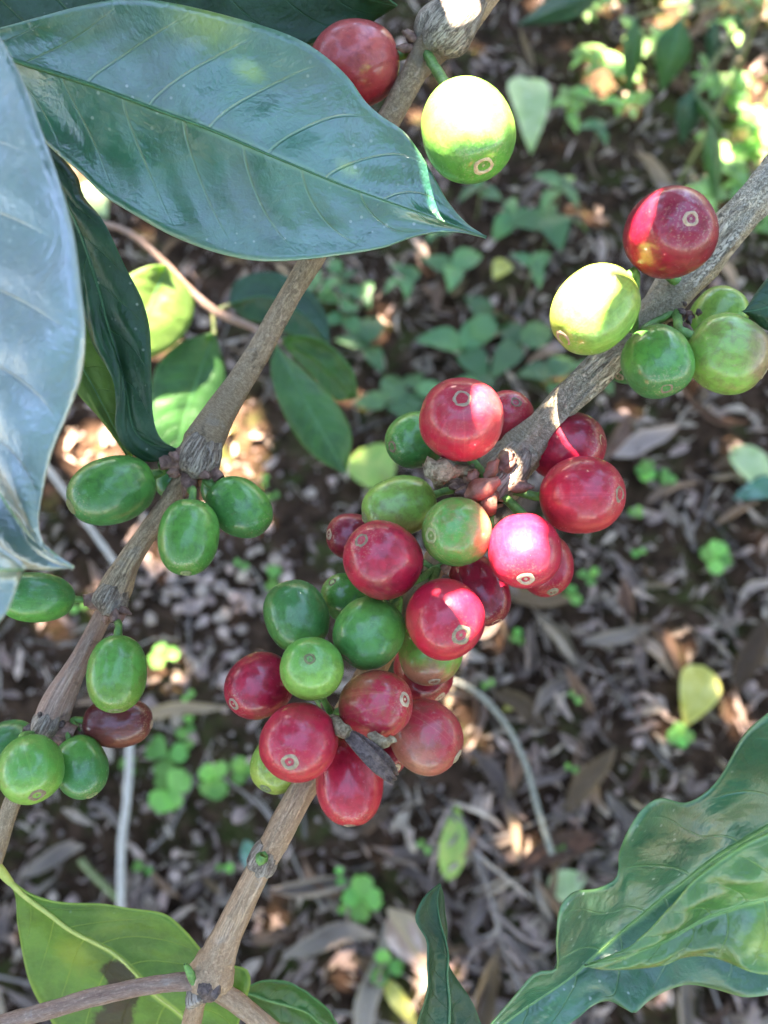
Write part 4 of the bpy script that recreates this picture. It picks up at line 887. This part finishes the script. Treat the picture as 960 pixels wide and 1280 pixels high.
# thin branch
C(140, 613, 56, 42, (-.90, -.36), .166, 'A1l', GRN, GRND, 'long oval green cherry lying to the outer side of the thin branch node', (0, -1), -.6, .6, calyx='g')
C(236, 671, 50, 38, (-.07, -.93), .160, 'A1b', GRN, (0.05, 0.19, 0.03), 'oval green cherry hanging straight down from the thin branch node', (0, -1), -.4, .8, calyx='g')
C(299, 634, 44, 35, (.75, -.60), .168, 'A1r', GRN, GRND, 'oval green cherry slanting away on the inner side of the thin branch node', (-.4, -.6), -.2, .9, blem=0.15, calyx='g')
C(212, 602, 22, 18, (-.2, -.8), .186, 'A1', GRND, GRND, 'tiny undeveloped green cherry behind the thin branch node', calyx='g')
C(268, 612, 22, 17, (.1, -.8), .184, 'A1', GRND, GRND, 'tiny dark green cherry between two oval ones under the node', calyx='g')
C(46, 747, 46, 31, (-.97, .05), .164, 'A2l', GRND, GRN, 'narrow green cherry pointing sideways under the sky reflecting leaf', (0, -1), -.2, .9, calyx='g')
C(146, 842, 48, 37, (.02, -.97), .160, 'A2b', GRN, (0.10, 0.23, 0.03), 'upright green cherry with a dark seam above the maroon one', (0, -1), -.2, .9, blem=0.25, calyx='g', seam=True)
C(147, 903, 43, 31, (.97, -.05), .172, 'A3r', MAR, (0.17, 0.045, 0.03), 'maroon oval cherry lying under the seamed green one', (.1, -.7), 0, 1.0)
C(38, 961, 44, 39, (.26, -.72), .158, 'A3', GRN, GRNL, 'round green cherry with a rough grey scar, lowest on the thin branch', (0, -1), 0, 1, calyx='t')
C(101, 959, 40, 32, (.42, -.85), .166, 'A3b', GRND, GRN, 'dark green oval cherry beside the one with a rough grey scar', (-.3, .5), 0, 1, calyx='g')
C(10, 926, 34, 25, (-.85, -.3), .178, 'A3', GRND, GRND, 'dark green cherry tucked behind the lowest node of the thin branch', calyx='g')
# dried flower remains on the lower cluster
oP = P(428, 912, .148); DP = empty('dried_flower', oP); tag(DP, 'shrivelled dark flower petals stuck between the lower red cherries', 'dried flower')
def petal(px, w, sd):
    pts = [Vector(s) for s in catmull([tuple(P(*q)) for q in px], 14)]; V = []; FA = []
    for i, p in enumerate(pts):
        t = (pts[min(i+1, 13)] - pts[max(i-1, 0)]).normalized(); s = t.cross(CAM - p).normalized(); n_ = s.cross(t)
        u = i / 13; ww = w * .15 / F * (0.35 + 0.9 * math.sin(math.pi * min(u * 0.85 + .1, 1)))
        for v in (-1, -.5, 0, .5, 1): V.append(p + s * ww * v + n_ * (0.0006 * abs(v) + 0.0005 * noise.noise(Vector((u * 5, v, sd)))))
    for i in range(13):
        for j in range(4): FA.append((i*5+j, i*5+j+1, (i+1)*5+j+1, (i+1)*5+j))
    o = mesh('petal', V, FA, PETAL, DP, None, True, oP); m = o.modifiers.new('thickness', 'SOLIDIFY'); m.thickness = .0003
petal([(432, 916, .149), (452, 935, .1465), (470, 955, .146), (492, 976, .148)], 7, 1); petal([(434, 914, .150), (460, 932, .148), (482, 950, .148), (494, 968, .150)], 5, 2)
tube('flower_base', [(*P(415, 898, .156), .0009), (*P(428, 912, .149), .0014), (*P(436, 918, .148), .0010)], 9, WITHER, DP, oP, sides=8, rough=0.5)
tube('withered_tip', [(*P(462, 920, .150), .0008), (*P(478, 927, .148), .0010), (*P(494, 924, .149), .0005)], 9, WITHER, DP, oP, sides=8, rough=0.8)

# ------------------------------------------------------------------ the shading foliage overhead
# Unseen leaves added above and behind the camera keep the sun off, except for gaps laid out to let the sun flecks through.
U1 = SUN.cross(Vector((0, 0, 1))).normalized(); U2 = SUN.cross(U1).normalized()
def uvw(p): return np.array([p.dot(U1), p.dot(U2)])
def poly_pts(poly, d, step=6, ball=None):
    out = []; xs = [p[0] for p in poly]; ys = [p[1] for p in poly]
    y = min(ys)
    while y <= max(ys):
        x = min(xs)
        while x <= max(xs):
            ins = False; j = len(poly) - 1
            for i in range(len(poly)):
                if (poly[i][1] > y) != (poly[j][1] > y) and x < (poly[j][0]-poly[i][0])*(y-poly[i][1])/(poly[j][1]-poly[i][1]) + poly[i][0]: ins = not ins
                j = i
            if ins:
                dd = d
                if ball:
                    q = 1 - ((x - ball[0]) ** 2 + (y - ball[1]) ** 2) / ball[2] ** 2
                    dd = d - ball[2] * d / F * math.sqrt(max(q, 0.0))
                out.append(uvw(P(x, y, dd) if d else G(x, y)))
            x += step
        y += step
    return out
FLECKS = [  # lit patches on the near things: outline in photo pixels, depth, and the cherry's centre and radius in pixels
    ([(522, 128), (545, 98), (610, 92), (645, 130), (648, 174), (605, 164), (560, 157), (522, 143)], .152, (584, 163, 60)),
    ([(688, 385), (700, 350), (735, 330), (768, 338), (762, 368), (745, 394), (705, 398)], .152, (743, 387, 54)),
    ([(616, 655), (636, 636), (668, 638), (678, 695), (645, 698), (614, 695)], .155, (656, 688, 47)),
    ([(562, 740), (586, 742), (610, 765), (607, 792), (590, 785), (578, 760)], .153, (557, 774, 50)),
    ([(600, 490), (624, 496), (632, 525), (618, 532), (598, 515)], .158, (576, 525, 52)),
    ([(782, 300), (788, 262), (812, 236), (828, 230), (812, 255), (797, 290)], .150, (837, 292, 60)),
    ([(555, -20), (590, -20), (580, 25), (562, 28)], .166, None)]
GROUND_FLECKS = [([(262, 525), (300, 500), (330, 545), (300, 600), (265, 580)]), ([(265, 600), (310, 590), (320, 640), (280, 640)]), ([(80, 545), (140, 530), (160, 590), (90, 580)]),
                 ([(165, 395), (200, 380), (215, 430), (170, 440)]), ([(905, 90), (945, 85), (950, 125), (915, 130)]), ([(925, 165), (985, 150), (990, 215), (940, 215)]), ([(890, 215), (915, 220), (920, 255), (895, 250)]), ([(700, -30), (760, -40), (770, 5), (710, 10)]), ([(810, 0), (850, -10), (855, 40), (815, 45)]), ([(900, -40), (990, -50), (985, 15), (910, 20)]),
                 ([(85, 195), (130, 195), (130, 250), (90, 245)]), ([(740, 60), (800, 90), (790, 140), (735, 110)]),
                 ([(380, -40), (480, -60), (470, 0), (390, 10)])]
lit_near = [np.array(poly_pts(p, d, 4, b_)) for p, d, b_ in FLECKS]
LN = np.concatenate(lit_near)
lit_far = np.concatenate([np.array(poly_pts(p, None, 8)) for p in GROUND_FLECKS] + [np.array(poly_pts([(163, 343), (200, 331), (210, 342), (185, 392), (165, 400)], .35, 5))])
def leaf_w(u): return np.where((u > 0) & (u < 1), np.sin(np.pi * np.clip(u, 0, 1) ** 0.85) ** 0.85, 0)
def covered(pts, c, a, L, W):
    d = pts - c; u = (d @ np.array([math.cos(a), math.sin(a)])) / L + 0.5; v = d @ np.array([-math.sin(a), math.cos(a)])
    return np.abs(v) < leaf_w(u) * W * 0.5
def cover(lit, shade, trange, Lr, Wr, ncand, seed, keepout, guard, minnew):
    rg = np.random.default_rng(seed); un = np.ones(len(shade), bool); out = []
    for _ in range(ncand):
        if not un.any(): break
        idx = np.flatnonzero(un); tgt = shade[idx[rg.integers(len(idx))]]
        L = rg.uniform(*Lr); W = L * rg.uniform(*Wr); a = rg.uniform(0, 6.283); off = rg.normal(0, 0.22, 2) * [L, W]
        c = tgt + np.array([math.cos(a) * off[0] - math.sin(a) * off[1], math.sin(a) * off[0] + math.cos(a) * off[1]])
        if len(lit) and covered(lit, c, a, L + 2 * guard, W + 2 * guard).any(): continue
        m = covered(shade, c, a, L, W) & un
        if m.sum() < minnew: continue
        t = rg.uniform(*trange)
        if keepout is not None:
            t = keepout(c, a, L, W, t)
            if t is None: continue
        un &= ~m; out.append((c, a, L, W, t))
    return out, un
def sunplane(uvp, t): return U1 * uvp[0] + U2 * uvp[1] + SUN * t
def outside_frame(p, m=25):
    v = p - CAM; z = v.dot(FWD)
    if z < 0.004: return True
    x, y, _ = proj(p); return x < -m or x > 960 + m or y < -m or y > 1280 + m
def keep_near(c, a, L, W, t):
    ref = P(480, 640, .155).dot(SUN)
    for k in range(10):
        tt = ref + 0.20 + 0.02 * k
        ok = True
        for s in np.linspace(-0.55, 0.55, 9):
            for w in (-0.55, 0, 0.55):
                q = c + np.array([math.cos(a) * s * L - math.sin(a) * w * W, math.sin(a) * s * L + math.cos(a) * w * W])
                if not outside_frame(sunplane(q, tt)): ok = False; break
            if not ok: break
        if ok: return tt + random.uniform(0, 0.06)
    return None
# near shade: rings round each fleck
cen = [l.mean(axis=0) for l in lit_near]
gridn = []
for l in lit_near:
    lo_, hi_ = l.min(axis=0) - 0.028, l.max(axis=0) + 0.028
    for x in np.arange(lo_[0], hi_[0], 0.0025):
        for y in np.arange(lo_[1], hi_[1], 0.0025):
            q = np.array([x, y]); dm = np.min(np.linalg.norm(LN - q, axis=1))
            if 0.0014 < dm < 0.028: gridn.append(q)
for (bx, by, br, bd) in [(445, 82, 58, .165)]:
    for a_ in np.linspace(-1, 1, 16):
        for b_ in np.linspace(-1, 1, 16):
            if a_ * a_ + b_ * b_ < 1: gridn.append(uvw(P(bx + a_ * br, by + b_ * br, bd)))
near, un1 = cover(LN, np.array(gridn), (0, 0), (0.016, 0.065), (0.32, 0.5), 16000, 5, keep_near, 0.0, 2)
# far shade over everything else
gp = [uvw(G(x, y)) for x in (-150, 1110) for y in (-150, 1430)] + [uvw(P(x, y, .15)) for x in (-300, 1200) for y in (-150, 1430)]
lo_, hi_ = np.min(gp, axis=0) - 0.12, np.max(gp, axis=0) + 0.12
sh = np.array([[x, y] for x in np.arange(lo_[0], hi_[0], 0.019) for y in np.arange(lo_[1], hi_[1], 0.019)])
holes = np.concatenate([LN, lit_far])
far, un2 = cover(holes, sh, (3.3, 3.9), (0.10, 0.19), (0.36, 0.48), 22000, 9, None, 0.002, 1)
SHADE = leaf_mat('shade_leaf', (0.025, 0.075, 0.025), (0.06, 0.14, 0.05), (0.05, 0.10, 0.03), rough=0.4, gloss=0.4, trans=0.1, seed=20)
def crown_mesh(name, items, parent, org, tilt):
    V = []; FA = []; U = []; rg = random.Random(3)
    for c, a, L, W, t in items:
        e1 = U1 * math.cos(a) + U2 * math.sin(a); e2 = -U1 * math.sin(a) + U2 * math.cos(a); o_ = sunplane(c, t); b0 = len(V); k1, k2 = rg.uniform(-tilt, tilt), rg.uniform(-tilt, tilt)
        for i in range(9):
            u = i / 8; w = float(leaf_w(np.array([min(max(u, .01), .99)]))[0]) * W * .5
            for v in (-1, -.5, 0, .5, 1):
                V.append(o_ + e1 * ((u - .5) * L) + e2 * (v * w) + SUN * ((u - .5) * L * k1 + v * w * k2 + 0.12 * w * abs(v))); U.append((u, (v + 1) / 2))
        for i in range(8):
            for j in range(4): FA.append((b0+i*5+j, b0+i*5+j+1, b0+(i+1)*5+j+1, b0+(i+1)*5+j))
    return mesh(name, V, FA, SHADE, parent, U, True, org)
# a shade tree added unseen to carry the light-shaping crown: trunk behind the photographer, limbs up to the crown
tb = Vector((-1.5, -0.9, gh(-1.5, -0.9) - .05)); ST = empty('shade_tree', tb); tag(ST, 'shade tree leaning over the coffee plants with a loose leafy crown', 'tree')
cc = sunplane((lo_ + hi_) / 2, 3.6)
tube('trunk', [(*tb, .11), (-1.48, -.85, 1.2, .085), (-1.35, -.4, 2.6, .06), (*(cc + Vector((-.9, -.5, .15))), .035)], 40, BARK_B, ST, tb, sides=16, rough=.15, flute=.15)
top = cc + Vector((-.9, -.5, .15))
for k in range(7):
    tgt = cc + U1 * random.uniform(-.7, .7) + U2 * random.uniform(-.8, .8) + SUN * 0.12
    tube('limb', [(*top, .02), (*((top + tgt) / 2 + Vector((0, 0, .08))), .011), (*tgt, .003)], 16, BARK_B, ST, tb, sides=8, rough=.15)
crown_mesh('crown', far, ST, tb, 0.3)
# an unseen coffee sprig added overhead, its leaves fitted round the sun flecks
if near:
    oN = sunplane(np.mean([n[0] for n in near], axis=0), np.mean([n[4] for n in near])); NS = empty('coffee_branch', oN); tag(NS, 'coffee branch close overhead whose leaves shade the cherries', 'branch', 'coffee branches')
    crown_mesh('crown', near, NS, oN, 0.0)
    st_ = oN + Vector((0, 0.02, 0.04)); pts = [(TR.x, TR.y - .01, 1.22, .007), (.4, .38, 1.22, .005), (*(st_ + Vector((.1, .05, .03))), .003), (*st_, .002)]
    tube('stem', pts, 30, BARK_A, NS, oN, sides=10, rough=.12)

# unseen coffee shrubs added all round the spot to narrow the open sky
SHRUB = leaf_mat('shrub_leaf', (0.022, 0.065, 0.022), (0.05, 0.12, 0.04), (0.05, 0.09, 0.03), rough=0.4, gloss=0.3, trans=0.1, seed=22)
def unseen_shrub(x, y, h, r, n, seed, label):
    rg = random.Random(seed); b = Vector((x, y, gh(x, y) - .02)); e = empty('coffee_shrub', b); tag(e, label, 'shrub', 'coffee shrubs around the spot')
    tube('trunk', [(*b, .03), (x + .03, y, h * .5, .022), (x, y + .02, h * .95, .008)], 20, BARK_B, e, b, sides=10, rough=.15)
    V = []; FA = []; U = []
    for k in range(n):
        z = rg.uniform(0.08, 1) ** 0.9 * h; rr = r * (1.1 - 0.75 * (z / h) ** 1.5) * math.sqrt(rg.uniform(0.05, 1)); an = rg.uniform(0, 6.283)
        c = Vector((x + rr * math.cos(an), y + rr * math.sin(an), z)); L = rg.uniform(.11, .19); W = L * rg.uniform(.34, .46)
        d = Vector((math.cos(an + rg.gauss(0, .6)), math.sin(an + rg.gauss(0, .6)), rg.gauss(-.35, .3))).normalized()
        s_ = d.cross(Vector((rg.gauss(0, .3), rg.gauss(0, .3), 1))).normalized(); u_ = s_.cross(d); b0 = len(V)
        for i in range(6):
            t = i / 5; w = W / 2 * math.sin(math.pi * min(max(t, .03), .985) ** .85)
            for v in (-1, 0, 1): V.append(c + d * (t * L) + s_ * (v * w) + u_ * (.15 * w * abs(v) - .18 * L * t * t)); U.append((t, (v + 1) / 2))
        for i in range(5):
            for j in range(2): FA.append((b0+i*3+j, b0+i*3+j+1, b0+(i+1)*3+j+1, b0+(i+1)*3+j))
    mesh('crown', V, FA, SHRUB, e, U, True, b)
for i, (x, y, h, r) in enumerate([(-1.5, .85, 3.0, .62), (-1.45, .0, 3.3, .62), (1.5, .0, 3.3, .62), (1.6, .95, 2.9, .6), (-.85, -1.15, 3.3, .66), (.15, -1.45, 3.4, .66), (1.0, -1.0, 3.3, .62), (-1.5, 2.0, 2.2, .7), (-.4, 2.75, 2.1, .7), (.6, 2.8, 2.1, .7), (1.7, 2.2, 2.2, .7)]):
    unseen_shrub(x, y, h, r, 950, 50 + i, ['bushy coffee shrub beside the leaning shade tree', 'bushy coffee shrub in the row around the spot'][i > 0])
